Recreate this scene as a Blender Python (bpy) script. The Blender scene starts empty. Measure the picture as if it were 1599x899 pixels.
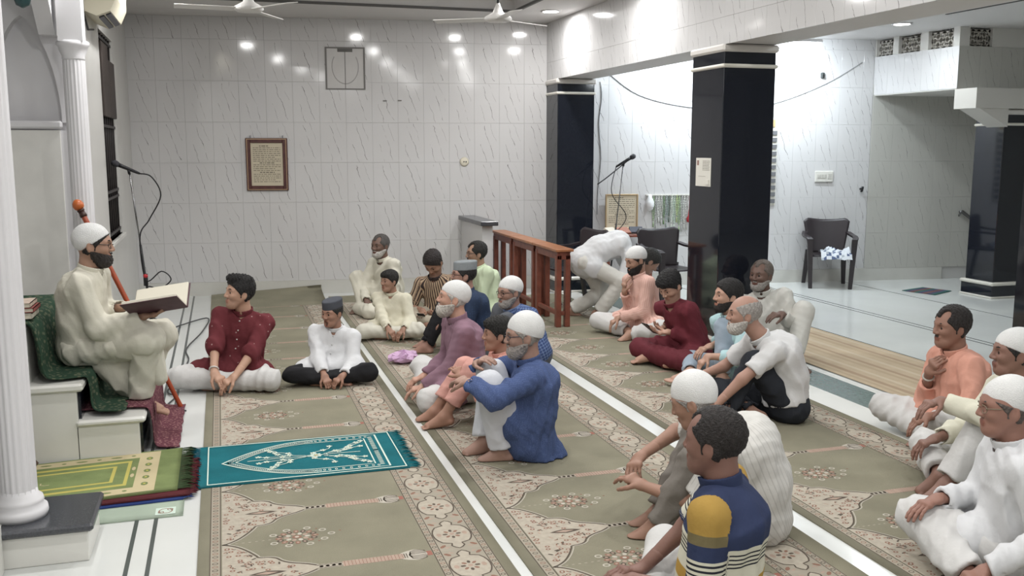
import bpy, math, random
import numpy as np
from mathutils import Vector, Matrix
S = bpy.context.scene
COL = S.collection
random.seed(7)
# ---------------------------------------------------------------- camera
cam_d = bpy.data.cameras.new('camera'); cam = bpy.data.objects.new('camera', cam_d); COL.objects.link(cam)
cam.location = (0, 0, 1.70)
cam.rotation_euler = (math.radians(90 - 8.3603), 0, math.radians(-16.988))
cam_d.sensor_fit = 'HORIZONTAL'; cam_d.sensor_width = 36; cam_d.lens = 36 * 1480 / 1599
cam_d.clip_start = .05; cam_d.clip_end = 100
S.camera = cam
# ---------------------------------------------------------------- world, exposure
w = bpy.data.worlds.new('world'); S.world = w; w.use_nodes = True
w.node_tree.nodes['Background'].inputs[0].default_value = (.72, .78, .9, 1)
w.node_tree.nodes['Background'].inputs[1].default_value = .25
vs = S.view_settings
vs.view_transform = 'Standard'; vs.look = 'None'; vs.gamma = 1; vs.use_curve_mapping = False
vs.exposure = 0.55
# ---------------------------------------------------------------- lamps of the hall (downlight positions; fixtures are built below)
ZC = 3.17          # ceiling of the hall
ZR = 3.05          # ceiling of the side bay
HALL_LIGHTS = [(3.48, 9.97)] + [(x, y) for y in (8.6, 6.6, 4.6, 2.6, .4, -1.8) for x in (-.35, 1.2, 2.6)] + [(3.46, 8.0)]
BAY_LIGHTS = [(7.18, 8.94), (5.4, 8.2), (5.4, 5.6), (7.4, 6.0), (5.4, 2.6), (7.4, 2.6)]
LIGHT_W = 13.0
def area(name, loc, size, power, col, rot=(0, 0, 0), shape='DISK', sy=None):
    l = bpy.data.lights.new(name, 'AREA'); l.shape = shape; l.size = size; l.energy = power; l.color = col
    if sy: l.size_y = sy
    o = bpy.data.objects.new(name, l); COL.objects.link(o); o.location = loc; o.rotation_euler = rot
    return o

# ================================================================ helpers
WL = {}
def wl(o): return WL.get(o.name, Vector((0, 0, 0)))
def tag(o, label=None, cat=None, group=None, kind=None):
    if label: o['label'] = label
    if cat: o['category'] = cat
    if group: o['group'] = group
    if kind: o['kind'] = kind
    return o
def thing(name, label, cat, loc=(0, 0, 0), group=None):
    o = bpy.data.objects.new(name, None); COL.objects.link(o); o.location = loc; o.empty_display_size = .1
    WL[o.name] = Vector(loc)
    return tag(o, label, cat, group)
def link(name, me, parent=None):
    o = bpy.data.objects.new(name, me); COL.objects.link(o)
    if parent is not None:
        o.parent = parent; o.location = -wl(parent)
    return o
def addmats(me, mats):
    for m in (mats if isinstance(mats, (list, tuple)) else [mats]): me.materials.append(m)
class MB:
    """collects geometry in world coordinates, built as one mesh"""
    def __init__(s): s.v = []; s.f = []; s.m = []; s.sm = []
    def add(s, vs, fs, mi=0, smooth=False):
        b = len(s.v); s.v += [tuple(p) for p in vs]
        for f in fs: s.f.append([i + b for i in f]); s.m.append(mi); s.sm.append(smooth)
        return s
    def box(s, lo, hi, mi=0, bev=0.0, M=None):
        x0, y0, z0 = lo; x1, y1, z1 = hi; b = min(bev, (x1-x0)*.45, (y1-y0)*.45, (z1-z0)*.45)
        if b <= 0:
            vs = [(x, y, z) for z in (z0, z1) for x, y in ((x0, y0), (x1, y0), (x1, y1), (x0, y1))]
            fs = [(3, 2, 1, 0), (4, 5, 6, 7), (0, 1, 5, 4), (1, 2, 6, 5), (2, 3, 7, 6), (3, 0, 4, 7)]
        else:
            vs = []
            def ring(z, i):
                a, c, d, e = x0+i, x1-i, y0+i, y1-i
                k = 0 if i else b
                if i == 0: return [(a+b, d, z), (c-b, d, z), (c, d+b, z), (c, e-b, z), (c-b, e, z), (a+b, e, z), (a, e-b, z), (a, d+b, z)]
                return [(a+b*.4, d, z), (c-b*.4, d, z), (c, d+b*.4, z), (c, e-b*.4, z), (c-b*.4, e, z), (a+b*.4, e, z), (a, e-b*.4, z), (a, d+b*.4, z)]
            vs = ring(z0, b) + ring(z0+b, 0) + ring(z1-b, 0) + ring(z1, b)
            fs = [tuple(range(7, -1, -1)), tuple(range(24, 32))]
            for k in range(3):
                for i in range(8): j = (i+1) % 8; fs.append((k*8+i, k*8+j, k*8+8+j, k*8+8+i))
        if M is not None: vs = [tuple(M @ Vector(p)) for p in vs]
        return s.add(vs, fs, mi)
    def tube(s, pts, r, seg=8, mi=0, caps=True, smooth=True):
        pts = [Vector(p) for p in pts]; n = len(pts)
        rr = r if isinstance(r, (list, tuple)) else [r]*n
        vs = []; fs = []; prev = None
        for i, p in enumerate(pts):
            t = (pts[min(i+1, n-1)] - pts[max(i-1, 0)]).normalized()
            a = prev if prev is not None else (Vector((0, 0, 1)) if abs(t.z) < .9 else Vector((1, 0, 0)))
            u = (a - t*a.dot(t)).normalized(); v = t.cross(u); prev = u
            for k in range(seg):
                g = 2*math.pi*k/seg; vs.append(p + (u*math.cos(g) + v*math.sin(g))*rr[i])
        for i in range(n-1):
            for k in range(seg): j = (k+1) % seg; fs.append((i*seg+k, i*seg+j, (i+1)*seg+j, (i+1)*seg+k))
        if caps: fs += [tuple(range(seg-1, -1, -1)), tuple(range((n-1)*seg, n*seg))]
        return s.add(vs, fs, mi, smooth)
    def lathe(s, prof, c, seg=24, mi=0, flute=0, smooth=True, M=None):
        vs = []; fs = []; n = len(prof)
        for (r, z) in prof:
            for k in range(seg):
                g = 2*math.pi*k/seg; q = r
                vs.append((c[0]+q*math.cos(g), c[1]+q*math.sin(g), c[2]+z))
        for i in range(n-1):
            for k in range(seg): j = (k+1) % seg; fs.append((i*seg+k, i*seg+j, (i+1)*seg+j, (i+1)*seg+k))
        fs += [tuple(range(seg-1, -1, -1)), tuple(range((n-1)*seg, n*seg))]
        if M is not None: vs = [tuple(M @ Vector(p)) for p in vs]
        return s.add(vs, fs, mi, smooth)
    def prism(s, pts, a, b, mi=0):
        """closed outline pts (list of 3D) swept by vector from a to b offsets"""
        n = len(pts); A = Vector(a); B = Vector(b)
        vs = [Vector(p)+A for p in pts] + [Vector(p)+B for p in pts]
        fs = [tuple(range(n-1, -1, -1)), tuple(range(n, 2*n))] + [(i, (i+1) % n, n+(i+1) % n, n+i) for i in range(n)]
        return s.add(vs, fs, mi)
    def build(s, name, mats, parent=None):
        me = bpy.data.meshes.new(name); me.from_pydata([tuple(p) for p in s.v], [], s.f); addmats(me, mats)
        me.polygons.foreach_set('material_index', s.m); me.polygons.foreach_set('use_smooth', s.sm); me.update()
        return link(name, me, parent)
def box(name, lo, hi, mat, parent=None, bev=0.0): return MB().box(lo, hi, 0, bev).build(name, mat, parent)
def struct(name, mb, mats, label, parent=None):
    o = mb.build(name, mats, parent); return tag(o, label, None, None, 'structure')

# ---------------------------------------------------------------- materials
MATS = {}
def nodes(m): return m.node_tree.nodes, m.node_tree.links
def mat(name, col, rough=.6, spec=.4, metal=0.0, bump=0.0, bscale=60, var=0.0, vscale=4, coat=0.0, sheen=0.0, emit=None, alpha=None, trans=0.0):
    if name in MATS: return MATS[name]
    m = bpy.data.materials.new(name); m.use_nodes = True; N, L = nodes(m); b = N['Principled BSDF']
    c = (*col, 1)
    b.inputs['Base Color'].default_value = c; b.inputs['Roughness'].default_value = rough
    b.inputs['Specular IOR Level'].default_value = spec; b.inputs['Metallic'].default_value = metal
    b.inputs['Coat Weight'].default_value = coat; b.inputs['Coat Roughness'].default_value = .05
    b.inputs['Sheen Weight'].default_value = sheen; b.inputs['Transmission Weight'].default_value = trans
    if emit: b.inputs['Emission Color'].default_value = (*emit[0], 1); b.inputs['Emission Strength'].default_value = emit[1]
    tc = N.new('ShaderNodeTexCoord')
    if var > 0:
        n = N.new('ShaderNodeTexNoise'); n.inputs['Scale'].default_value = vscale; n.inputs['Detail'].default_value = 5
        L.new(tc.outputs['Object'], n.inputs['Vector'])
        r = N.new('ShaderNodeMapRange'); r.inputs[1].default_value = .3; r.inputs[2].default_value = .7; r.inputs[3].default_value = 1-var; r.inputs[4].default_value = 1+var*.5
        L.new(n.outputs[0], r.inputs[0])
        mx = N.new('ShaderNodeVectorMath'); mx.operation = 'SCALE'; mx.inputs[0].default_value = col
        L.new(r.outputs[0], mx.inputs['Scale']); L.new(mx.outputs[0], b.inputs['Base Color'])
    if bump > 0:
        n2 = N.new('ShaderNodeTexNoise'); n2.inputs['Scale'].default_value = bscale; n2.inputs['Detail'].default_value = 4
        L.new(tc.outputs['Object'], n2.inputs['Vector'])
        bp = N.new('ShaderNodeBump'); bp.inputs['Strength'].default_value = bump; bp.inputs['Distance'].default_value = .01
        L.new(n2.outputs[0], bp.inputs['Height']); L.new(bp.outputs[0], b.inputs['Normal'])
    MATS[name] = m
    return m
def srgb(h):
    h = h.lstrip('#'); return tuple(((int(h[i:i+2], 16)/255+.055)/1.055)**2.4 if int(h[i:i+2], 16) > 10 else int(h[i:i+2], 16)/255/12.92 for i in (0, 2, 4))
def tile_mat(name, col, vein, rough, vw=.0022, dens=1.0):
    """glazed wall tile: one thin slanting vein per tile, drawn in the tile's own coordinates (x across, z up)"""
    m = bpy.data.materials.new(name); m.use_nodes = True; N, L = nodes(m); b = N['Principled BSDF']
    tc = N.new('ShaderNodeTexCoord'); oi = N.new('ShaderNodeObjectInfo'); sp = N.new('ShaderNodeSeparateXYZ'); L.new(tc.outputs['Object'], sp.inputs[0])
    def M(op, a, c=None, d=None):
        n = N.new('ShaderNodeMath'); n.operation = op
        for i, q in enumerate((a, c, d)):
            if q is None: continue
            if isinstance(q, (int, float)): n.inputs[i].default_value = q
            else: L.new(q, n.inputs[i])
        return n.outputs[0]
    nz = N.new('ShaderNodeTexNoise'); nz.noise_dimensions = '4D'; nz.inputs['Scale'].default_value = 7; nz.inputs['Detail'].default_value = 6; L.new(tc.outputs['Object'], nz.inputs['Vector'])
    L.new(M('MULTIPLY', oi.outputs['Random'], 3.0), nz.inputs['W'])
    wob = M('MULTIPLY', M('SUBTRACT', nz.outputs[0], .5), .10)
    masks = []
    for off, sl, z0, z1, ww in ((.02, -.33, -.20, .2, vw), (-.085, -.30, -.23, -.02, vw*.7), (.11, -.36, .02, .22, vw*.6)):
        dx = M('ADD', M('ADD', sp.outputs[0], M('MULTIPLY', sp.outputs[2], -sl)), M('SUBTRACT', wob, off))
        a = M('SUBTRACT', 1.0, M('MULTIPLY', M('ABSOLUTE', dx), 1/ww)); a = M('MAXIMUM', a, 0.0)
        n2 = N.new('ShaderNodeTexNoise'); n2.noise_dimensions = '4D'; n2.inputs['Scale'].default_value = 11; L.new(tc.outputs['Object'], n2.inputs['Vector']); L.new(M('MULTIPLY', oi.outputs['Random'], 9.0), n2.inputs['W'])
        fade = M('MULTIPLY', M('MULTIPLY', M('GREATER_THAN', sp.outputs[2], z0), M('LESS_THAN', sp.outputs[2], z1)), M('MULTIPLY', M('MAXIMUM', M('SUBTRACT', n2.outputs[0], .36), 0.0), 5.0*dens))
        masks.append(M('MINIMUM', M('MULTIPLY', a, fade), 1.0))
    tot = M('MAXIMUM', M('MAXIMUM', masks[0], masks[1]), masks[2])
    mx = N.new('ShaderNodeMix'); mx.data_type = 'RGBA'; L.new(tot, mx.inputs[0]); mx.inputs[6].default_value = (*col, 1); mx.inputs[7].default_value = (*vein, 1)
    L.new(mx.outputs[2], b.inputs['Base Color']); b.inputs['Roughness'].default_value = rough; b.inputs['Specular IOR Level'].default_value = .5
    n3 = N.new('ShaderNodeTexNoise'); n3.inputs['Scale'].default_value = 3; L.new(tc.outputs['Object'], n3.inputs['Vector'])
    bp = N.new('ShaderNodeBump'); bp.inputs['Strength'].default_value = .05; bp.inputs['Distance'].default_value = .01; L.new(n3.outputs[0], bp.inputs['Height']); L.new(bp.outputs[0], b.inputs['Normal'])
    MATS[name] = m; return m
M_TILE = tile_mat('glazed marble tile', srgb('#c9c8c8'), srgb('#6f6d6b'), .09, .0032, 1.5)
M_TILEG = tile_mat('grey and shaded veined tile', srgb('#b9b8b2'), srgb('#77756f'), .3, .003, 1.2)
M_GROUT = mat('grout', srgb('#c4c3c1'), .8)
M_WHITE = mat('white paint', srgb('#d9d8da'), .55, .3, var=.03)
M_CEIL = mat('ceiling paint', srgb('#cfcdcc'), .7, .2)
M_MARB = mat('white marble', srgb('#d8d7d1'), .28, .5, var=.06, vscale=3)
M_FLOOR = mat('floor marble', srgb('#d3d5d2'), .16, .5, var=.05, vscale=1.6)
M_INLAY = mat('dark inlay', srgb('#4b514f'), .25)
M_GRANITE = mat('black granite', srgb('#1c1f27'), .07, .6, var=.4, vscale=160)
M_GRTOP = mat('grey granite top', srgb('#43454a'), .2, .5, var=.35, vscale=140)
M_GREEN = mat('green marble', srgb('#5d6f6b'), .2, .5, var=.25, vscale=30)
M_WOOD = mat('red brown wood', srgb('#7a4638'), .4, .4, var=.25, vscale=14)
M_WOODT = mat('wood top', srgb('#a06a48'), .35, .4, var=.2, vscale=14)
M_BLACK = mat('black plastic', srgb('#17171a'), .4)
M_STEEL = mat('steel', srgb('#8b8b8d'), .25, .5, 1.0)
M_BROWNPL = mat('dark brown plastic', srgb('#2c2629'), .38, .5)
M_LAMP = mat('lamp diffuser', (1, 1, 1), .5, emit=((1, .97, .92), 6.0))
M_TUBE = mat('tube diffuser', (1, 1, 1), .5, emit=((.86, .94, 1), 14.0))
# ================================================================ the setting
SK = -.1375                     # the end wall is skewed: Y = 11.47 + SK * X
AW = math.atan(SK)
def wallY(x): return 11.47 + SK*x
XQ = -.95                       # qibla wall plane
YN = 6.95                       # far side of the niche
XB = 3.78                       # hall side of the pillars and of the beam
YB = -4.0; XE = 10.2            # the hall goes on behind the camera
# floor
fl = struct('floor', MB().box((-2.2, YB, -.12), (XE+.4, 12.0, 0)), M_FLOOR, 'pale marble floor of the prayer hall')
for x0, x1, y0, y1 in ((-.446, -.428, YB, 11.5), (-.362, -.344, YB, 11.5)):
    box('inlay_line', (x0, y0, -.01), (x1, y1, .0015), M_INLAY, fl)
for x in (6.36, 6.44):
    box('inlay_line', (x, YB, -.01), (x+.014, 10.5, .0015), M_INLAY, fl)
for x in (7.62, 5.38):
    box('inlay_line', (x, YB, -.01), (x+.012, 10.5, .0015), M_INLAY, fl)
box('white_band', (3.80, YB, -.01), (4.03, 10.5, .003), M_MARB, fl)
box('green_band', (4.03, YB, -.01), (4.33, 6.70, .003), M_GREEN, fl)
box('green_band', (4.03, 7.28, -.01), (4.33, 10.5, .003), M_GREEN, fl)
box('white_band', (4.33, YB, -.01), (4.40, 10.5, .003), M_MARB, fl)
# ceiling: border and raised tray in the hall, lower ceiling in the bay
mb = MB()
mb.box((-2.2, YB, ZC), (.0, 12, ZC+.3)); mb.box((3.14, YB, ZC), (XB+.46, 12, ZC+.3)); mb.box((.0, 10.18, ZC), (3.14, 12, ZC+.3)); mb.box((.0, YB, ZC+.12), (3.14, 10.18, ZC+.3))
ce = struct('ceiling', mb, M_CEIL, 'pale ceiling of the hall with a shallow raised tray')
M_GAP = mat('dark shadow gap', srgb('#5c5b5a'), .8)  # solid strips coloured dark as the shade in the tray gaps
for lo, hi in (((-.012, YB, ZC-.006), (.018, 10.2, ZC+.02)), ((3.122, YB, ZC-.006), (3.152, 10.2, ZC+.02)), ((-.012, 10.16, ZC-.006), (3.152, 10.19, ZC+.02))):
    box('tray_shade_strip', lo, hi, M_GAP, ce)
mb = MB(); mb.box((XB+.46, YB, ZR), (XE+.4, 12, ZR+.3))
cb = struct('ceiling_bay', mb, M_CEIL, 'lower pale ceiling of the side bay')
for lo, hi in (((4.75, YB, ZR-.006), (4.78, 8.9, ZR)), ((7.1, YB, ZR-.006), (7.13, 8.2, ZR)), ((4.75, 8.87, ZR-.006), (6.6, 8.9, ZR))):
    box('tray_shade_strip', lo, hi, M_GAP, cb)
# tiled walls
TCACHE = {}
def tile_mesh(w, h, m):
    k = (round(w, 3), round(h, 3), m.name)
    if k not in TCACHE:
        b = MB(); g = .0006; t = .008; c = .0013
        x, z = w/2-g, h/2-g
        vs = [(-x, 0, -z), (x, 0, -z), (x, 0, z), (-x, 0, z), (-x, -t+c, -z), (x, -t+c, -z), (x, -t+c, z), (-x, -t+c, z), (-x+c, -t, -z+c), (x-c, -t, -z+c), (x-c, -t, z-c), (-x+c, -t, z-c)]
        fs = [(8, 9, 10, 11)] + [(i, (i+1) % 4, 4+(i+1) % 4, 4+i) for i in range(4)] + [(4+i, 4+(i+1) % 4, 8+(i+1) % 4, 8+i) for i in range(4)]
        b.add(vs, fs); me = bpy.data.meshes.new('tile'); me.from_pydata(b.v, [], b.f); me.materials.append(m); TCACHE[k] = me
    return TCACHE[k]
def tiles(parent, org, ang, x0, x1, z0, z1, m, tw=.30, th=.46, holes=(), zs=None):
    """tile a vertical face: org + along*(cos, sin); local -y is the visible side"""
    ca, sa = math.cos(ang), math.sin(ang); z = z0; zi = zs if zs is not None else z0
    while z < z1-.02:
        nz = min(z1, zi + th*(math.floor((z-zi)/th+1e-4)+1)); x = x0
        while x < x1-.02:
            nx = min(x1, x+tw); cx, cz = (x+nx)/2, (z+nz)/2
            if not any(a < cx < b and c < cz < d for a, b, c, d in holes):
                o = bpy.data.objects.new('tile', tile_mesh(nx-x, nz-z, m)); COL.objects.link(o); o.parent = parent
                o.location = (org[0]+ca*cx, org[1]+sa*cx, cz); o.rotation_euler = (0, 0, ang)
            x = nx
        z = nz
CW = math.cos(AW)
def WP(x, z, off=0.0):
    """point on the end wall at world X, height z, standing off towards the room"""
    return Vector((x + off*math.sin(AW), wallY(x) - off*CW, z))
mb = MB(); mb.prism([(-1.3, wallY(-1.3), 0), (10.6, wallY(10.6), 0), (10.6, wallY(10.6)+.25, 0), (-1.3, wallY(-1.3)+.25, 0)], (0, 0, 0), (0, 0, 3.4))
we = struct('wall_end', mb, M_GROUT, 'end wall clad in glossy white veined tiles')
tiles(we, (XQ, wallY(XQ), 0), AW, 0, (XB-XQ)/CW, .16, ZC, M_TILE)
tiles(we, (4.24, wallY(4.24), 0), AW, 0, (7.95-4.24)/CW, .16, ZR, M_TILE)
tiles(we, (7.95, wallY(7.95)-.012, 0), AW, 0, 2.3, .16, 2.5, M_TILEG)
def skirt(x0, x1, t=.018, h=.16): 
    a, b = WP(x0, 0, t), WP(x1, 0, t); c, d = WP(x1, 0, 0), WP(x0, 0, 0)
    return MB().prism([a, b, c, d], (0, 0, 0), (0, 0, h))
for i, (x0, x1) in enumerate(((XQ, XB), (4.24, 7.95), (7.95, 9.05))):
    struct('baseboard_%s' % ('end', 'bay', 'stair')[i], skirt(x0, x1), mat('skirting marble', srgb('#c6c5bf'), .3, .5, var=.06), 'grey white marble skirting along the end wall')
# beam over the pillars
mb = MB(); mb.box((XB+.01, YB, 2.51), (XB+.46, 11.2, 3.3))
bm_ = struct('trim_1', mb, mat('beam plaster', srgb('#c9c6c4'), .6), 'long tiled beam carried by the black pillars')
tiles(bm_, (XB+.01, 11.0, 0), -math.pi/2, .05, 9.0, 2.50, ZC, M_TILE, .30, .46, zs=2.71-.46)
# pillars
def pillar(name, x0, x1, y0, y1, ztop, label, cap=True):
    t = thing(name, label, 'pillar', ((x0+x1)/2, (y0+y1)/2, 0), 'black granite pillars')
    b = .006
    box('shaft', (x0, y0, .16), (x1, y1, ztop-.0), M_GRANITE, t, b)
    box('base', (x0-.03, y0-.03, .0), (x1+.03, y1+.03, .15), M_GRANITE, t, b)
    M_B = mat('white marble band', srgb('#d6d2c8'), .35, .5)
    box('base_band', (x0-.045, y0-.045, .145), (x1+.045, y1+.045, .185), M_B, t, .012)
    box('foot_band', (x0-.04, y0-.04, 0), (x1+.04, y1+.04, .022), M_B, t, .006)
    box('top_band', (x0-.016, y0-.016, ztop-.125), (x1+.016, y1+.016, ztop-.095), M_B, t, .01)
    if cap: box('capital', (x0-.02, y0-.02, ztop-.004), (x1+.02, y1+.02, ztop+.055), mat('plaster capital', srgb('#cdc9c4'), .5), t, .015)
    return t
pillar('granite_pillar', XB, XB+.46, 6.73, 7.25, 2.45, 'black granite pillar with a white paper notice, between the two bays')
pillar('granite_pillar', XB, XB+.46, 10.56, 11.02, 2.45, 'black granite pillar standing against the end wall')
pillar('granite_pillar', 8.40, 8.86, 8.67, 9.09, 2.08, 'black granite pillar under the stair beam')
pillar('granite_pillar', 6.20, 6.66, 5.70, 6.16, 2.92, 'black granite pillar cut by the right edge of the picture')
# stair box over the right corner with its vents
M_BOXW = M_TILE
def grille_hole(): pass
mb = MB()
X0 = 7.95; YF = 8.93
mb.box((X0+.012, YF+.012, 2.36), (XE+.3, 10.6, 2.84))
# upper band of the box is left open at the vents: built as piers between them
VY = [(9.04, 9.44), (9.57, 9.95), (10.05, 10.36)]
ys = [YF+.012] + [v for p in VY for v in p] + [10.6]
for i in range(0, len(ys), 2): mb.box((X0+.012, ys[i], 2.84), (X0+.14, ys[i+1], ZR+.1))
VX = (8.10, 8.42)
mb.box((X0+.14, YF+.012, 2.84), (VX[0], YF+.14, ZR+.1)); mb.box((VX[1], YF+.012, 2.84), (XE+.3, YF+.14, ZR+.1))
sb = struct('trim_2', mb, mat('stair box plaster', srgb('#cfcdc8'), .6), 'tiled box of the staircase with pierced vents')
tiles(sb, (X0+.012, 10.42, 0), -math.pi/2, 0, 1.49, 2.37, 2.84, M_TILE, .30, .47)
tiles(sb, (X0+.004, YF+.012, 0), 0, 0, 2.2, 2.37, 2.84, M_TILEG, .30, .47)  # front gets the greyer tile: its shade is put into the colour
M_VENT = mat('vent stone', srgb('#b3aea6'), .7)
def vent(p0, du, wd, hgt, label):
    """pierced block: frame and crossing bars; p0 lower corner, du unit direction along the face"""
    du = Vector(du); n = Vector((du.y, -du.x, 0)); t = thing('vent_block', label, 'vent', p0, 'pierced vent blocks of the stair box'); p0 = Vector(p0)
    def bar(a, b, th=.02, name='bar'):
        a = p0 + du*a[0] + Vector((0, 0, a[1])); b = p0 + du*b[0] + Vector((0, 0, b[1])); d = (b-a).normalized(); s = d.cross(n)*th/2
        MB().prism([a-s, b-s, b+s, a+s], tuple(-n*.0), tuple(-n*.05)).build(name, M_VENT, t)
    for a, b in (((0, .01), (wd, .01)), ((0, hgt-.01), (wd, hgt-.01)), ((.01, 0), (.01, hgt)), ((wd-.01, 0), (wd-.01, hgt)), ((wd/2, 0), (wd/2, hgt))): bar(a, b, .022, 'frame_bar')
    for k in (0, 1):
        x0 = k*wd/2; x1 = x0+wd/2
        bar((x0, 0), (x1, hgt)); bar((x1, 0), (x0, hgt)); bar((x0, hgt/2), ((x0+x1)/2, hgt)); bar(((x0+x1)/2, 0), (x1, hgt/2)); bar((x0, hgt/2), ((x0+x1)/2, 0)); bar(((x0+x1)/2, hgt), (x1, hgt/2))
for i, (a, b) in enumerate(VY): vent((X0+.06, b, 2.84), (0, -1, 0), b-a, .19, ('pierced vent block nearest the hall on the stair box side', 'middle pierced vent block on the stair box side', 'pierced vent block beside the end wall on the stair box')[i])
vent((VX[0], YF+.06, 2.84), (1, 0, 0), VX[1]-VX[0], .19, 'shaded pierced vent block on the front of the stair box')
mb = MB(); mb.box((X0-.02, 8.60, 2.14), (XE+.3, 8.93, 2.36)); 
struct('trim_3', mb, mat('stair beam plaster', srgb('#c3c0ba'), .6), 'pale plaster beam over the stair pillar')
mb = MB(); mb.prism([(8.0, 8.62, 2.14), (8.4, 8.62, 2.14), (8.4, 8.62, 1.94)], (0, 0, 0), (0, .3, 0))
struct('trim_4', mb, mat('stair beam plaster', srgb('#c3c0ba'), .6), 'small sloping corbel beside the stair pillar')
# remaining enclosure (out of the picture, it closes the hall for light and reflections)
struct('wall_back', MB().box((-2.2, YB-.2, 0), (XE+.4, YB, 3.4)), M_WHITE, 'plain white wall behind the camera')
struct('wall_right', MB().box((XE+.2, YB, 0), (XE+.4, 12, 3.4)), mat('right wall paint', srgb('#b8b7b0'), .7), 'plain wall closing the side bay')
# ---------------------------------------------------------------- qibla wall, window, niche
M_QW = mat('qibla wall tile', srgb('#c9c8c4'), .3, .5, var=.05, vscale=3)
WY0, WY1, WZ0, WZ1 = 9.0, 10.1, .88, 2.72
mb = MB()
mb.box((XQ-.25, YN+.152, 0), (XQ, WY0, 3.3)); mb.box((XQ-.01, YN+.10, 0), (XQ, YN+.152, 3.3)); mb.box((XQ-.25, WY1, 0), (XQ, 11.65, 3.3)); mb.box((XQ-.25, WY0, 0), (XQ, WY1, WZ0)); mb.box((XQ-.25, WY0, WZ1), (XQ, WY1, 3.3))
mb.box((XQ-.25, YB, 0), (XQ+.02, 4.02, 3.3))
struct('wall_left', mb, M_QW, 'pale qibla wall beside the speaker with a tall window')
struct('baseboard_left', MB().box((XQ+.02, YB, 0), (XQ+.045, 4.08, .2), 0, .004), M_MARB, 'white marble skirting under the near column')
wn = struct('window_1', MB().box((XQ-.24, WY0, WZ0), (XQ-.2, WY1, WZ1)), mat('night glass', srgb('#3a3c40'), .1, .6), 'tall window with a dark iron grille in the qibla wall')
M_IRON = mat('grille iron', srgb('#2f2b2b'), .5, .4)
for i in range(7):
    y = WY0 + .05 + i*(WY1-WY0-.1)/6; MB().tube([(XQ-.03, y, WZ0), (XQ-.03, y, WZ1)], .011, 6).build('grille_bar', M_IRON, wn)
for zz in (WZ0+.05, 1.25, 1.31, 1.9, 2.0, WZ1-.05): box('grille_rail', (XQ-.045, WY0, zz-.012), (XQ-.012, WY1, zz+.012), M_IRON, wn)
M_SHUT = mat('dark shutter wood', srgb('#3b332f'), .6, var=.2)
box('shutter', (XQ-.01, WY0+.02, 1.98), (XQ+.018, WY0+.5, 2.62), M_SHUT, wn, .005); box('shutter', (XQ-.01, WY0+.53, 1.98), (XQ+.018, WY1-.1, 2.5), M_SHUT, wn, .005)
box('window_sill', (XQ-.2, WY0-.02, WZ0-.04), (XQ+.03, WY1+.04, WZ0), M_MARB, wn, .006)
# niche of the mihrab: back, far side with a pointed blind arch, ledge, columns
struct('wall_niche_back', MB().box((-2.2, 3.6, 0), (-2.0, 7.2, 3.4)), M_QW, 'white back of the mihrab niche')
ARC = (-1.195, 2.55)          # apex
def arch_pts(n=14):
    # pointed arch, right spring (-.985, 1.9), left spring mirrored
    xr, zs = -.985, 1.87; xl = 2*ARC[0]-xr; out = []
    for i in range(n+1):
        u = i/n; out.append((xr + (ARC[0]-xr)*(u**1.9), zs + (ARC[1]-zs)*(1-(1-u)**1.35)))
    return out, [(2*ARC[0]-x, z) for x, z in out]
R_, L_ = arch_pts()
mb = MB(); t0, t1 = YN, YN+.10
xL, xR = -2.0, XQ
# surround: right spandrel, left spandrel, over the apex
def slab(poly): mb.prism([(x, t0, z) for x, z in poly], (0, 0, 0), (0, .10, 0))
for i in range(len(R_)-1):
    a, b = R_[i], R_[i+1]; slab([a, (xR, a[1]), (xR, b[1]), b])
    a, b = L_[i], L_[i+1]; slab([(xL, a[1]), a, b, (xL, b[1])])
slab([(xL, ARC[1]), (xR, ARC[1]), (xR, 3.3), (xL, 3.3)])
mb.box((xL, t0, 0), (xR, t0+.10, 1.82))
mb.box((xL, t1-.005, 1.8), (xR, t1+.05, 3.3))
struct('wall_niche', mb, M_WHITE, 'white niche wall behind the speaker with a pointed blind arch')
struct('trim_5', MB().box((xL, YN-.035, 1.83), (-.985, YN+.02, 1.88), 0, .012), M_WHITE, 'white ledge under the pointed blind arch')
struct('trim_6', MB().box((-1.36, YN-.012, .0), (-1.0, YN+.01, 1.82), 0, .004), mat('niche marble panel', srgb('#dcdbd6'), .3, .5, var=.08, vscale=5), 'white marble panel behind the speaker')
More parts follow.
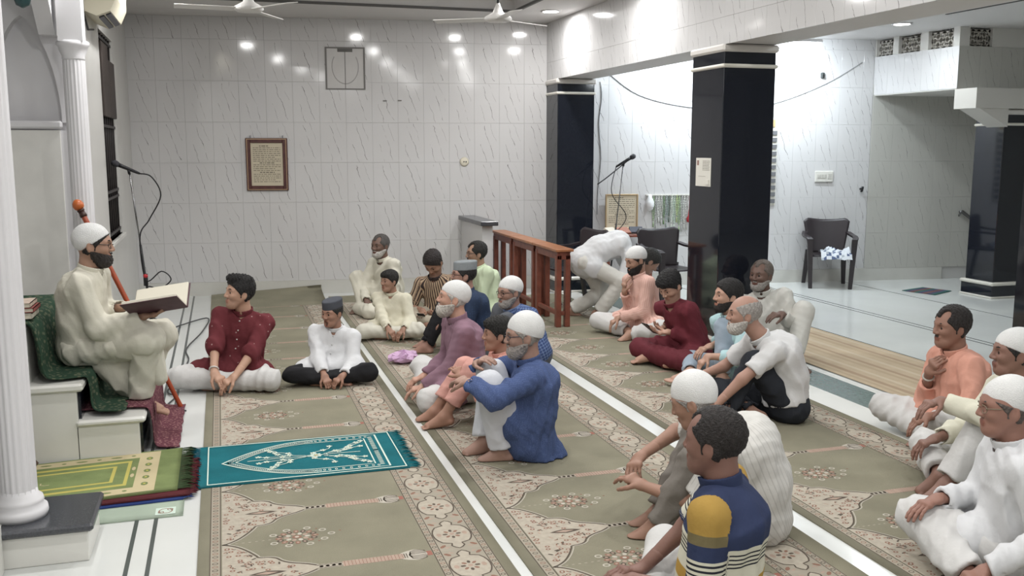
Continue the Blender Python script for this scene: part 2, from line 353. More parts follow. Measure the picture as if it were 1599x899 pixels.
# front arch above the columns
mb = MB()
pts = []
for i in range(13):
    u = i/12; pts.append((4.25+1.28*u, 2.42+.75*(1-(1-u)**1.6)))
for i in range(12, -1, -1):
    u = i/12; pts.append((6.81-1.28*u, 2.42+.75*(1-(1-u)**1.6)))
for i in range(len(pts)-1):
    a, b = pts[i], pts[i+1]
    if b[0]-a[0] > 1e-6: mb.prism([(XQ-.12, a[0], a[1]), (XQ-.12, b[0], b[1]), (XQ-.12, b[0], 3.3), (XQ-.12, a[0], 3.3)], (0, 0, 0), (.1, 0, 0))
mb.box((XQ-.12, 6.81, 2.42), (XQ-.02, YN, 3.3)); mb.box((XQ-.12, 4.0, 2.42), (XQ-.02, 4.25, 3.3))
struct('trim_7', mb, M_WHITE, 'white pointed arch framing the mihrab niche')
def column(cx, cy, z0, z1, r, label, base=True):
    t = thing('fluted_column', label, 'column', (cx, cy, z0), 'white fluted columns of the niche')
    seg = 72; nfl = 18; vs = []; fs = []; zz = [z0+.09, z1-.1]
    if not base: zz[0] = z0
    for z in zz:
        for k in range(seg):
            g = 2*math.pi*k/seg; q = r*(1-.085*(abs(math.sin(nfl*g/2))**.7)); vs.append((cx+q*math.cos(g), cy+q*math.sin(g), z))
    for k in range(seg): j = (k+1) % seg; fs.append((k, j, seg+j, seg+k))
    MB().add(vs, fs, 0, True).build('shaft', M_WHITE, t)
    if base: MB().lathe([(r*1.42, 0), (r*1.5, .018), (r*1.46, .04), (r*1.22, .048), (r*1.3, .066), (r*1.24, .082), (r*1.02, .095), (r*.98, .12)], (cx, cy, z0), 40).build('column_base', M_WHITE, t)
    MB().lathe([(r*.96, -.1), (r*1.04, -.09), (r*1.0, -.075), (r*1.2, -.045), (r*1.3, -.02), (r*1.45, -.008), (r*1.45, .012), (r*1.3, .02)], (cx, cy, z1), 40).build('capital', M_WHITE, t)
    return t
column(-.87, 6.78, 0, 2.36, .068, 'white fluted column behind the speaker, beside the window wall')
column(-.865, 4.25, .17, 2.46, .072, 'white fluted column at the left edge on a black plinth')
box('pier', (-.945, 6.70, 2.372), (-.80, 6.86, 3.165), M_WHITE).name = 'column_pier'
tag(bpy.data.objects['column_pier'], 'square white pier above the column behind the speaker', None, None, 'structure')
t = thing('column_plinth', 'low white plinth with a black granite top under the near column', 'plinth', (-.73, 4.3, 0))
box('plinth_block', (-.93, 4.10, 0), (-.59, 4.46, .135), M_MARB, t, .004); box('plinth_top', (-.93, 4.07, .135), (-.565, 4.47, .17), M_GRTOP, t, .01)
# air conditioner high on the qibla wall
t = thing('air_conditioner', 'cream split air conditioner high on the qibla wall', 'air conditioner', (XQ+.1, 8.4, 2.7))
prof = [(XQ, 2.74), (XQ+.10, 2.70), (XQ+.20, 2.74), (XQ+.245, 2.84), (XQ+.25, 2.98), (XQ+.22, 3.03), (XQ, 3.05)]
M_AC = mat('ac plastic', srgb('#d8d2bd'), .4)
MB().prism([(x, 8.02, z) for x, z in prof], (0, 0, 0), (0, .86, 0)).build('housing', M_AC, t)
for k in range(2):
    a, b = (XQ+.11+k*.05, 2.697+k*.02), (XQ+.145+k*.05, 2.711+k*.022)
    MB().prism([(a[0], 8.10, a[1]), (b[0], 8.10, b[1]), (b[0], 8.10, b[1]+.012), (a[0], 8.10, a[1]+.012)], (0, 0, -.006), (0, .70, -.006)).build('louvre', mat('ac louvre', srgb('#2b2c33'), .3), t)
MB().tube([(XQ+.01, 8.0, 2.9), (XQ+.01, 8.02, 2.72), (XQ+.01, 8.25, 2.62), (XQ+.01, 8.6, 2.66)], .008, 6).build('pipe', M_BLACK, t)
# downlights
def lamp(x, y, z, power, col, label, group, r=.085):
    t = thing('ceiling_downlight', label, 'lamp', (x, y, z), group)
    MB().lathe([(r*1.25, -.010), (r*1.25, 0), (r, 0), (r, -.010)], (x, y, z), 20).build('rim', M_WHITE, t)
    MB().lathe([(r, -.012), (r, -.006)], (x, y, z), 20).build('diffuser', M_LAMP, t)
    a = area('lamp_light', (0, 0, 0), r*1.8, power, col); a.parent = t; a.location = (0, 0, -.02)
HG = 'downlights of the hall ceiling'
for i, (x, y) in enumerate(HALL_LIGHTS):
    zz = ZC if (x < 0 or x > 3.14) else ZC+.12
    lamp(x, y, zz, LIGHT_W, (1, .99, .978), 'small round downlight over the pillar by the end wall' if i == 0 else 'round downlight in the hall ceiling above the carpets', HG if i else None)
for i, (x, y) in enumerate(BAY_LIGHTS):
    lamp(x, y, ZR, LIGHT_W*1.05, (.90, .97, 1.0), 'glowing downlight in front of the stair box vents' if i == 0 else 'round downlight in the side bay ceiling out of view', 'downlights of the side bay' if i else None)
# tube lights in the side bay near the end wall
def tube_light(x, y, z, L, label, power, ang):
    t = thing('tube_light', label, 'lamp', (x, y, z), None)
    d = Vector((math.cos(ang), math.sin(ang), 0)); p = Vector((x, y, z))
    MB().box((-L/2, -.03, .0), (L/2, .03, .035), 0, .004, Matrix.Translation(p) @ Matrix.Rotation(ang, 4, 'Z')).build('batten', M_WHITE, t)
    MB().tube([p-d*(L/2-.03)+Vector((0, 0, -.018)), p+d*(L/2-.03)+Vector((0, 0, -.018))], .016, 10).build('tube', M_TUBE, t)
    a = area('tube_glow', (0, 0, -.05), L*.9, power, (.84, .93, 1), (math.radians(35), 0, ang), 'RECTANGLE', .04); a.parent = t
tube_light(6.55, 9.95, 2.94, .6, 'bright white tube light close under the bay ceiling', 26, AW)
tube_light(5.3, 10.15, 2.94, .6, 'bright tube light hidden behind the beam', 26, AW)
# ceiling fans
def fan(x, y, zc, drop, label, rot):
    t = thing('ceiling_fan', label, 'fan', (x, y, zc), 'ceiling fans of the hall'); M_F = mat('fan enamel', srgb('#cfcdca'), .35)
    zh = zc-drop
    MB().lathe([(.05, -.06), (.055, -.03), (.02, 0)], (x, y, zc), 16).build('ceiling_cup', M_F, t)
    MB().tube([(x, y, zc), (x, y, zh+.08)], .012, 8).build('rod', M_BLACK, t)
    MB().lathe([(.10, -.02), (.125, .0), (.12, .02), (.05, .06), (.022, .12), (.016, .14)], (x, y, zh), 24).build('motor', M_F, t)
    for k in range(3):
        a = rot + k*2*math.pi/3; M = Matrix.Translation((x, y, zh)) @ Matrix.Rotation(a, 4, 'Z') @ Matrix.Rotation(math.radians(9), 4, 'X')
        MB().box((.11, -.055, -.003), (.60, .055, .003), 0, .001, M).build('blade', M_F, t)
fan(2.45, 8.45, ZC+.12, .44, 'white ceiling fan nearer the pillars', .5)
fan(.29, 8.6, ZC+.12, .42, 'white ceiling fan nearer the qibla wall', 1.1)
# ================================================================ carpets: flat woven print as thin coloured shapes
CP = [mat('carpet olive', srgb('#8a8674'), .95, .1, bump=.5, bscale=350, var=.14, vscale=3, sheen=.0), mat('carpet cream', srgb('#aca496'), .95, .1, var=.12, vscale=40), mat('carpet pink', srgb('#a89486'), .95, .1, var=.12, vscale=40), mat('carpet dark', srgb('#5a5149'), .95, .1, var=.1), mat('carpet brown', srgb('#8a6a5c'), .95, .1, var=.1), mat('carpet pale olive', srgb('#9d9688'), .95, .1, var=.1), mat('carpet white', srgb('#b5afa3'), .95, .1, var=.06), mat('carpet red', srgb('#96675c'), .95, .1)]
class Draw:
    def __init__(s, z0=0.0, dz=.00022): s.mb = MB(); s.z0 = z0; s.dz = dz
    def poly(s, pts, mi, lay=1):
        z = s.z0 + lay*s.dz; a = sum(pts[i][0]*pts[(i+1) % len(pts)][1]-pts[(i+1) % len(pts)][0]*pts[i][1] for i in range(len(pts)))
        if a < 0: pts = pts[::-1]
        s.mb.add([(x, y, z) for x, y in pts], [tuple(range(len(pts)))], mi)
    def rect(s, x0, y0, x1, y1, mi, lay=1): s.poly([(x0, y0), (x1, y0), (x1, y1), (x0, y1)], mi, lay)
    def ell(s, cx, cy, rx, ry, mi, lay=2, n=10, a=0):
        c, q = math.cos(a), math.sin(a); s.poly([(cx+rx*math.cos(2*math.pi*i/n)*c-ry*math.sin(2*math.pi*i/n)*q, cy+rx*math.cos(2*math.pi*i/n)*q+ry*math.sin(2*math.pi*i/n)*c) for i in range(n)], mi, lay)
    def stroke(s, pts, w, mi, lay=3, closed=False):
        n = len(pts); z = s.z0+lay*s.dz; L = []; R = []
        for i in range(n):
            a = pts[(i-1) % n] if (closed or i > 0) else pts[i]; b = pts[(i+1) % n] if (closed or i < n-1) else pts[i]
            dx, dy = b[0]-a[0], b[1]-a[1]; l = math.hypot(dx, dy) or 1; L.append((pts[i][0]-dy/l*w/2, pts[i][1]+dx/l*w/2, z)); R.append((pts[i][0]+dy/l*w/2, pts[i][1]-dx/l*w/2, z))
        m = n if closed else n-1
        s.mb.add(R+L, [(i, (i+1) % n, n+(i+1) % n, n+i) for i in range(m)], mi)
    def ring(s, cx, cy, rx, ry, w, mi, lay=3, n=12): s.stroke([(cx+rx*math.cos(2*math.pi*i/n), cy+ry*math.sin(2*math.pi*i/n)) for i in range(n)], w, mi, lay, True)
def catmull(pts, n=4, closed=False):
    out = []; m = len(pts)
    for i in range(m if closed else m-1):
        p = [pts[(i+k-1) % m] if closed else pts[min(max(i+k-1, 0), m-1)] for k in range(4)]
        for j in range(n):
            t = j/n; out.append(tuple(.5*(2*p[1][q]+(p[2][q]-p[0][q])*t+(2*p[0][q]-5*p[1][q]+4*p[2][q]-p[3][q])*t*t+(3*p[1][q]-p[0][q]-3*p[2][q]+p[3][q])*t**3) for q in (0, 1)))
    if not closed: out.append(tuple(pts[-1]))
    return out
def niche_mesh():
    """one prayer niche of the carpet: x across (0 towards the qibla), y along, pitch .67"""
    rnd = random.Random(3); D = Draw(); h = .335
    D.rect(.050, -h, .092, h, 5, 1)
    for q in range(20):
        y = -h+.0168+q*.0335; D.ring(.071, y, .011, .009, .004, 4 if q % 2 else 3, 2, 7)
    for x in (.050, .092): D.stroke([(x, -h), (x, h)], .004, 3, 2)
    half = [(.098, 0), (.125, .012), (.165, .045), (.205, .10), (.235, .155), (.245, .175), (.285, .182), (.315, .20), (.335, .232), (.37, .262), (.43, .29), (.47, h-.018)]
    for sg in (1, -1):
        pts = [(x, sg*y) for x, y in catmull(half, 3)]
        D.poly([(.098, 0)] + pts[1:] + [(.47, sg*h), (.098, sg*h)], 1, 1)
        D.stroke(pts, .007, 3, 3); D.stroke([(x+.009, y-sg*.004) for x, y in pts], .005, 6, 3)
        # flowers and leaves of the spandrel
        D.poly([(.20, sg*(h)), (.235, sg*(h-.014)), (.275, sg*(h-.022)), (.32, sg*(h-.012)), (.35, sg*h)], 3, 2); D.poly([(.225, sg*h), (.27, sg*(h-.013)), (.315, sg*h)], 2, 3)
        for q in range(120):
            x = rnd.uniform(.11, .42); y = rnd.uniform(.02, h-.01)
            lim = np.interp(x, [p[0] for p in half], [p[1] for p in half])
            if y < lim+.018 or (.2 < x < .36 and y > h-.03): continue
            k = rnd.random(); a = rnd.uniform(0, 3)
            if k < .35: D.ell(x, sg*y, .012, .010, 4, 2, 7); D.ell(x, sg*y, .005, .005, 6, 3, 5)
            elif k < .7: D.ell(x, sg*y, .014, .005, 2 if k < .5 else 3, 2, 6, a)
            else: D.ell(x, sg*y, .010, .004, 4, 2, 6, a); D.ell(x+.008, sg*(y+.006), .007, .003, 3, 2, 5, a+1)
        # bar between two niches (half each)
        D.rect(.47, sg*(h-.02), .575, sg*h, 1, 2); D.stroke([(.47, sg*(h-.014)), (.575, sg*(h-.014))], .004, 3, 3)
        for q in range(4): D.ell(.488+q*.025, sg*h, .009, .009, 4, 3, 6)
        D.rect(.575, sg*(h-.025), .83, sg*h, 2, 2)
        for q in range(17): D.stroke([(.583+q*.015, sg*(h-.024)), (.583+q*.015, sg*h)], .0025, 4, 3)
        D.poly([(.82, sg*h), (.82, sg*(h-.030)), (.845, sg*(h-.044)), (.88, sg*(h-.054)), (.915, sg*(h-.042)), (.93, sg*h)], 6, 2)
        for rr in (.008, .018, .028, .038): D.stroke([(.925, sg*(h-rr*.9)), (.905, sg*(h-rr*1.15)), (.88, sg*(h-rr*1.2)), (.862, sg*(h-rr*.9)), (.853, sg*h)], .0045, 3, 3)
        for q in (.832, .842): D.stroke([(q, sg*(h-.022)), (q, sg*h)], .004, 3, 4)
        D.rect(.928, sg*(h-.022), .95, sg*h, 7, 2)
    # medallion
    cx = .415
    for q in range(16):
        a = 2*math.pi*q/16; D.ell(cx+.078*math.cos(a), .062*math.sin(a), .017, .012, 3 if q % 2 else 4, 2, 7, a); D.ell(cx+.078*math.cos(a), .062*math.sin(a), .008, .006, 2, 3, 6, a)
    for q in range(10): a = 2*math.pi*q/10; D.ell(cx+.045*math.cos(a), .034*math.sin(a), .013, .010, 2 if q % 2 else 6, 2, 7, a)
    D.ell(cx, 0, .022, .018, 4, 3); D.ell(cx, 0, .010, .009, 6, 4, 7)
    for x, y in ((-.1, .045), (-.1, -.045), (-.04, .085), (-.04, -.085), (.05, .088), (.05, -.088), (.115, .05), (.115, -.05), (.15, .0)): D.ring(cx+x, y, .014, .012, .007, 6, 2, 9)
    for q in range(7): D.ell(.13+q*.028, 0, .008, .003, 1, 2, 5)
    for x, y in ((.09, .07), (.09, -.07), (.19, .02)): D.ell(cx+x, y, .006, .006, 4, 2, 5)
    # foot band: two borders and the row of quatrefoils
    for x0, x1 in ((.955, .985), (1.165, 1.195)):
        D.rect(x0, -h, x1, h, 5, 1)
        for q in range(20): D.ring((x0+x1)/2, -h+.0168+q*.0335, .009, .009, .004, 3 if q % 2 else 4, 2, 7)
        for x in (x0, x1): D.stroke([(x, -h), (x, h)], .004, 3, 2)
    D.rect(.985, -h, 1.165, h, 5, 1)
    for q in range(2):
        cy = -h/2 + q*h
        lobe = [(0, -.155), (.028, -.125), (.022, -.10), (.06, -.085), (.082, -.03), (.082, .03), (.06, .085), (.022, .10), (.028, .125), (0, .155), (-.028, .125), (-.022, .10), (-.06, .085), (-.082, .03), (-.082, -.03), (-.06, -.085), (-.022, -.10), (-.028, -.125)]
        pts = [(1.075+x, cy+y) for x, y in catmull(lobe, 2, True)]
        D.poly(pts, 1, 2); D.stroke(pts, .007, 3, 3, True)
        for k in range(8): a = 2*math.pi*k/8; D.ell(1.075+.03*math.cos(a), cy+.035*math.sin(a), .013, .008, 4 if k % 2 else 3, 3, 6, a)
        D.ell(1.075, cy, .012, .014, 2, 4, 7)
        for sx in (-1, 1):
            D.ell(1.075+sx*.058, cy, .012, .02, 2, 3, 6)
            for sy in (-1, 1): D.ell(1.075+sx*.068, cy+sy*.125, .020, .010, 4, 2, 6, sx*sy*.8); D.ell(1.075+sx*.05, cy+sy*.14, .014, .006, 2, 3, 6, sx*sy*.5)
    me = bpy.data.meshes.new('niche_pattern'); me.from_pydata(D.mb.v, [], D.mb.f); addmats(me, CP); me.polygons.foreach_set('material_index', D.mb.m); return me
NM = niche_mesh()
def carpet(x0, y0, y1, cy, label, wd=1.24, flap=False):
    t = thing('prayer_carpet', label, 'carpet', (x0, y0, 0), 'three runners of niche carpet')
    nx, ny = 8, int((y1-y0)/.12); vs = []; fs = []
    for j in range(ny+1):
        for i in range(nx+1):
            x = x0+wd*i/nx; y = y0+(y1-y0)*j/ny; z = .0065
            if flap and y > 10.75:
                k = (y-10.75)/(y1-10.75); z += .10*k*k*(.1+.9*i/nx); 
            vs.append((x, min(y, wallY(x)-.03), z))
    for j in range(ny):
        for i in range(nx): a = j*(nx+1)+i; fs.append((a, a+1, a+nx+2, a+nx+1))
    m = MB().add(vs, fs, 0, True); 
    # hem
    nb = len(m.v); low = [(p[0], p[1], max(p[2]-.006, .0005)) for p in vs]
    m.add(low, [f[::-1] for f in fs], 0)
    per = [i for i in range(nx+1)] + [j*(nx+1)+nx for j in range(1, ny+1)] + [ny*(nx+1)+i for i in range(nx-1, -1, -1)] + [j*(nx+1) for j in range(ny-1, 0, -1)]
    for a, b in zip(per, per[1:]+per[:1]): m.f.append([a, nb+a, nb+b, b][::-1]); m.m.append(0); m.sm.append(False)
    o = m.build('pile', CP[0], t)
    k = math.ceil((y0-cy)/.67+.5)
    while cy+k*.67+.335 < (10.74 if flap else y1):
        n = bpy.data.objects.new('niche_pattern', NM); COL.objects.link(n); n.parent = t; n.location = (0, cy+k*.67-y0, .0066); k += 1
    return t
carpet(-.16, 2.0, 11.45, 4.08, 'olive niche carpet runner nearest the qibla wall, its end turned up', 1.245, True)
carpet(1.135, 2.0, 11.0, 4.13, 'olive niche carpet runner between the two white floor strips', 1.285)
carpet(2.535, 2.0, 10.45, 4.12, 'olive niche carpet runner beside the pillars', 1.255)
# striped cotton mat in the side bay
t = thing('striped_mat', 'wrinkled beige and brown striped cotton mat in the side bay', 'mat', (4.4, 3, 0))
m = MB(); nx, ny = 48, 60
vs = [(4.42+.94*i/nx, 2.6+5.2*j/ny, .006+.006*max(0, math.sin(i*.9+.6*math.sin(j*.31)))*(.5+.5*math.sin(j*.2+i*.13))) for j in range(ny+1) for i in range(nx+1)]
m.add(vs, [(j*(nx+1)+i, j*(nx+1)+i+1, (j+1)*(nx+1)+i+1, (j+1)*(nx+1)+i) for j in range(ny) for i in range(nx)], 0, True)
for k, f in enumerate(m.f): m.m[k] = (0, 1, 0, 2, 0, 0, 3, 0)[(k % nx)//2 % 8]
m.build('weave', [mat('mat beige', srgb('#b7a58d'), .9, .1, var=.08, vscale=8), mat('mat tan', srgb('#ac9a82'), .9, .1), mat('mat brown', srgb('#a08b76'), .9, .1), mat('mat cream', srgb('#bfb09a'), .9, .1)], t)
# ---------------------------------------------------------------- prayer mats
def fringe(t, x, y0, y1, z, m, ln, sgn, n=46):
    mb = MB(); rnd = random.Random(int(abs(x*100)))
    for i in range(n):
        y = y0+(y1-y0)*(i+.5)/n; l = ln*rnd.uniform(.7, 1.05); d = rnd.uniform(-.012, .012); w_ = (y1-y0)/n*.42
        mb.add([(x, y-w_, z), (x, y+w_, z), (x+sgn*l*.6, y+w_+d*.5, z+rnd.uniform(0, .006)), (x+sgn*l, y+d, max(z-.006, .008)), (x+sgn*l*.6, y-w_+d*.5, z+rnd.uniform(0, .006))], [(0, 1, 2, 3, 4)])
    o = mb.build('fringe', m, t); o['kind'] = 'stuff'; return o
M_TEAL = mat('teal pile', srgb('#1f6871'), .95, .15, bump=.5, bscale=300, var=.16, vscale=6)
M_TEALL = mat('mat white yarn', srgb('#c9d8cc'), .9, .1); M_TEALD = mat('teal dark yarn', srgb('#0a4a58'), .95, .1)
t = thing('prayer_mat', 'teal prayer mat with a white flowered arch lying across the carpet', 'prayer mat', (.39, 5.17, 0), 'prayer mats on the floor')
def mat_slab(t, name, x0, y0, x1, y1, z0, th, m, wave=.004, skew=0.0):
    nx, ny = 30, 12; vs = []; 
    for j in range(ny+1):
        for i in range(nx+1):
            u, v = i/nx, j/ny; vs.append((x0+(x1-x0)*u, y0+(y1-y0)*v+skew*u, z0+th+wave*max(0, math.sin(u*23+v*2))*(1-v)**2))
    fs = [(j*(nx+1)+i, j*(nx+1)+i+1, (j+1)*(nx+1)+i+1, (j+1)*(nx+1)+i) for j in range(ny) for i in range(nx)]
    mb = MB().add(vs, fs, 0, True); nb = len(vs); mb.add([(a, b, z0) for a, b, c in vs], [f[::-1] for f in fs], 0)
    per = list(range(nx+1)) + [j*(nx+1)+nx for j in range(1, ny+1)] + [ny*(nx+1)+i for i in range(nx-1, -1, -1)] + [j*(nx+1) for j in range(ny-1, 0, -1)]
    for a, b in zip(per, per[1:]+per[:1]): mb.f.append([a, nb+a, nb+b, b][::-1]); mb.m.append(0); mb.sm.append(False)
    return mb.build(name, m, t)
TX0, TX1, TY0, TY1 = -.175, .905, 4.83, 5.51
mat_slab(t, 'pile', TX0, TY0, TX1, TY1, .0075, .006, M_TEAL, .002)
D = Draw(.0160, .0003)
def q(u, v): return (TX0+.045+u*(TX1-TX0-.06), (TY0+TY1)/2+v*.32)
def Q(l): return [q(*p) for p in l]
D.stroke(Q([(0, -1), (0, 1), (1, 1), (1, -1)]), .012, 0, 1, True)
half = [(.07, 0), (.16, .30), (.26, .56), (.36, .75), (.46, .86), (.58, .9), (.92, .9)]
for s_ in (1, -1):
    D.stroke(Q([(u, v*s_) for u, v in catmull(half, 4)] + [(.92, 0)]), .010, 0, 1)
    h2 = [(.14, 0), (.21, .25), (.30, .48), (.39, .63), (.48, .70), (.58, .72), (.85, .72)]
    D.stroke(Q([(u, v*s_) for u, v in catmull(h2, 4)] + [(.85, 0)]), .007, 0, 1)
    mid = catmull([((a[0]+b[0])/2, (a[1]+b[1])/2) for a, b in zip(half, h2)], 9)
    for i in range(0, len(mid)-1): 
        a = q(mid[i][0], mid[i][1]*s_); D.ell(a[0], a[1], .008, .014, 0, 1, 6); D.ell(a[0], a[1], .004, .008, 1, 2, 6)
    for k in range(14): a = q(.885, s_*.06*k); D.rect(a[0]-.012, a[1]-.004, a[0]+.012, a[1]+.004, 0, 1)
    rnd = random.Random(5)
    for k, (u0, v0, du, dv) in enumerate([(.50, .02, .16, .42), (.50, .02, -.16, .40), (.60, .03, .20, .5), (.60, .05, .20, .25), (.44, .05, -.20, .12), (.70, .1, .12, .5), (.40, .1, -.08, .42)]):
        pts = [(u0+du*i/8+.018*math.sin(i*1.3+k), s_*(v0+dv*(i/8)**1.3)) for i in range(9)]
        D.stroke(Q(pts), .0055, 0, 1)
        for i in (3, 5, 8):
            c = q(*pts[i])
            for j in range(5): a = j*1.2566+k; D.ell(c[0]+.010*math.cos(a), c[1]+.010*math.sin(a), .009, .006, 0, 2, 6, a)
            D.ell(c[0], c[1], .005, .005, 2, 3, 6)
D.stroke(Q([(.2, 0), (.35, .02), (.5, -.01), (.65, .02), (.8, 0)]), .007, 0, 1)
for j in range(8): a = j*.785; c = q(.56, 0); D.ell(c[0]+.02*math.cos(a), c[1]+.02*math.sin(a), .016, .010, 0, 2, 7, a)
c = q(.56, 0); D.ell(c[0], c[1], .010, .010, 2, 3)
D.mb.build('woven_arch', [M_TEALL, M_TEALD, mat('mat gold yarn', srgb('#b2a06a'), .9)], t)
fringe(t, TX1, TY0, TY1, .013, M_TEAL, .075, 1); fringe(t, TX0, TY0, TY1, .014, M_TEALD, .085, -1)
# folded pile of mats under the green one
M_MG = mat('mat green pile', srgb('#7d8a5c'), .95, .1, bump=.4, bscale=300, var=.15, vscale=10); M_MY = mat('mat straw yarn', srgb('#c2b592'), .95, .1, var=.08); M_MD = mat('mat dark green', srgb('#3c4a33'), .95, .1); M_MYY = mat('mat yellow yarn', srgb('#b8ae62'), .95, .1)
M_MR = mat('mat maroon pile', srgb('#5a2c30'), .95, .1, var=.15); M_MB = mat('mat blue pile', srgb('#34467f'), .95, .1, var=.1); M_MP = mat('mat sage pile', srgb('#a3b0a0'), .95, .1, var=.1)
MG = 'prayer mats on the floor'
GX0, GX1 = -1.02, -.24
t = thing('prayer_mat', 'pale sage mat at the bottom of the mat pile by the plinth', 'prayer mat', (-.5, 4.8, 0), MG)
mat_slab(t, 'pile', GX0, 4.50, -.235, 5.2, .0012, .006, M_MP, .001)
D = Draw(.009, .0003); D.rect(-.36, 4.52, -.27, 4.61, 0, 1); D.ring(-.315, 4.565, .03, .03, .006, 1, 2); D.ring(-.335, 4.55, .012, .012, .004, 1, 3); D.ring(-.295, 4.58, .012, .012, .004, 1, 3); D.mb.build('print', [M_TEALL, CP[4]], t)
t = thing('prayer_mat', 'blue mat showing a thin edge under the maroon mat', 'prayer mat', (-.5, 4.9, 0), MG)
mat_slab(t, 'pile', GX0, 4.655, GX1, 5.3, .0095, .006, M_MB, .001, .04); fringe(t, GX1, 4.70, 5.3, .014, M_MB, .06, 1, 30)
t = thing('prayer_mat', 'maroon mat sandwiched between the green and the blue mats', 'prayer mat', (-.5, 4.95, 0), MG)
mat_slab(t, 'pile', GX0, 4.675, GX1+.03, 5.32, .018, .007, M_MR, .001, .05); fringe(t, GX1+.03, 4.73, 5.3, .023, M_MR, .05, 1, 30)
t = thing('prayer_mat', 'green and straw coloured prayer mat on top of the pile beside the mimbar', 'prayer mat', (-.5, 5.0, 0), MG)
GY0, GY1, GS = 4.70, 5.38, .09
mat_slab(t, 'pile', GX0-.1, GY0, -.27, GY1, .027, .008, M_MG, .001, GS)
D = Draw(.0362, .0003)
def G(u, v): return (GX0-.1+u*(GX1+.08-GX0), GY0+v*(GY1-GY0)+GS*u)
def GP(l): return [G(*p) for p in l]
for (u0, u1, v0, v1, mi, ly) in ((.02, .86, .03, .97, 1, 1), (.06, .74, .15, .85, 0, 2), (.10, .70, .21, .79, 3, 3), (.10, .68, .25, .75, 0, 4), (.10, .62, .31, .69, 3, 5), (.10, .60, .34, .66, 0, 6)):
    D.poly(GP([(u0, v0), (u1, v0), (u1, v1), (u0, v1)]), mi, ly)
for k in range(7):
    for v in (.09, .91): c = G(.1+k*.1, v); D.ell(c[0], c[1], .03 if k % 2 else .012, .010, 0, 3, 8)
for v in (.2, .35, .5, .65, .8): c = G(.80, v); D.ell(c[0], c[1], .018, .026, 0, 3, 8); D.ell(c[0], c[1], .007, .010, 3, 4, 6)
for v in (.42, .58): c = G(.72, v); D.ell(c[0], c[1], .010, .03, 1, 7, 8)
c = G(.26, .45); D.stroke([(c[0]-.03, c[1]+.02), (c[0]-.03, c[1]-.005), (c[0]-.01, c[1]-.016), (c[0]+.012, c[1]-.012)], .005, 1, 8)
D.mb.build('woven_border', [M_MG, M_MY, M_MD, M_MYY], t)
fringe(t, -.27, GY0+GS, GY1+GS, .034, M_MD, .085, 1, 44)
# ---------------------------------------------------------------- mimbar and what lies on it
t = thing('mimbar', 'white marble stepped mimbar with black risers', 'pulpit', (-.9, 5.9, 0))
MY0, MY1 = 5.42, 6.62
box('upper_block', (-1.75, MY0+.02, 0), (-1.02, MY1, .76), M_MARB, t, .003)
box('top_step', (-1.75, MY0, 0), (-.79, MY1, .41), M_MARB, t, .003); box('top_slab', (-1.75, MY0-.02, .41), (-.755, MY1, .455), M_MARB, t, .012)
box('lower_step', (-.80, MY0, 0), (-.485, MY1, .215), M_MARB, t, .003); box('lower_slab', (-.80, MY0-.02, .215), (-.45, MY1, .25), M_MARB, t, .012)
box('riser', (-.792, MY0+.03, .25), (-.775, MY1-.03, .41), M_GRANITE, t); box('riser', (-.487, MY0+.03, .0), (-.47, MY1-.03, .215), M_GRANITE, t)
def drape(name, prof, y0, y1, m, parent, th=.008, amp=.006, n=36, seed=1, edge=0.03):
    rnd = random.Random(seed); ph = [rnd.uniform(0, 6) for _ in range(6)]; P = catmull(prof, 6); vs = []; k = len(P)
    for j in range(n+1):
        v = j/n
        for i, (x, z) in enumerate(P):
            u = i/k; f = amp*(math.sin(v*31+ph[0]+u*3)+.6*math.sin(v*57+ph[1]-u*5)); e = edge*math.sin(u*9+ph[2])*(1-v)
            vs.append((x+f, y0+(y1-y0)*v+e, z+th+abs(f)*.7))
    fs = [(j*k+i, j*k+i+1, (j+1)*k+i+1, (j+1)*k+i) for j in range(n) for i in range(k-1)]
    mb = MB().add(vs, fs, 0, True); o = mb.build(name, m, parent)
    md = o.modifiers.new('thickness', 'SOLIDIFY'); md.thickness = th*.8; md.offset = -1
    return o
def pattern_cloth(name, a, b, scale):
    m = mat(name, a, .9, .15, bump=.4, bscale=200); N, L = nodes(m); v = N.new('ShaderNodeTexVoronoi'); v.inputs['Scale'].default_value = scale
    tc = N.new('ShaderNodeTexCoord'); L.new(tc.outputs['Object'], v.inputs['Vector'])
    r = N.new('ShaderNodeMapRange'); r.inputs[1].default_value = .25; r.inputs[2].default_value = .45; L.new(v.outputs['Distance'], r.inputs[0])
    x = N.new('ShaderNodeMix'); x.data_type = 'RGBA'; x.inputs[6].default_value = (*b, 1); x.inputs[7].default_value = (*a, 1); L.new(r.outputs[0], x.inputs[0]); L.new(x.outputs[2], N['Principled BSDF'].inputs['Base Color']); return m
M_GC = pattern_cloth('green shawl', srgb('#2f4436'), srgb('#5d6350'), 38); M_RC = pattern_cloth('maroon rug', srgb('#653c45'), srgb('#8f6a68'), 60)
t = thing('maroon_rug', 'patterned maroon rug hanging over the lower step onto the floor', 'rug', (-.5, 6, 0))
drape('weave', [(-.78, .262), (-.70, .262), (-.5, .262), (-.44, .25), (-.425, .17), (-.42, .04), (-.39, .012), (-.29, .008)], 5.55, 6.5, M_RC, t, .008, .003, 30, 2, .02)
t = thing('green_shawl', 'dark green patterned cloth draped over the mimbar under the speaker', 'cloth', (-.9, 6, .4))
drape('weave', [(-1.4, .775), (-1.1, .775), (-1.0, .76), (-.965, .64), (-.95, .50), (-.90, .465), (-.80, .465), (-.745, .46), (-.725, .40), (-.715, .31), (-.69, .275), (-.62, .27), (-.56, .268)], 5.47, 6.5, M_GC, t, .010, .010, 44, 3, .035)
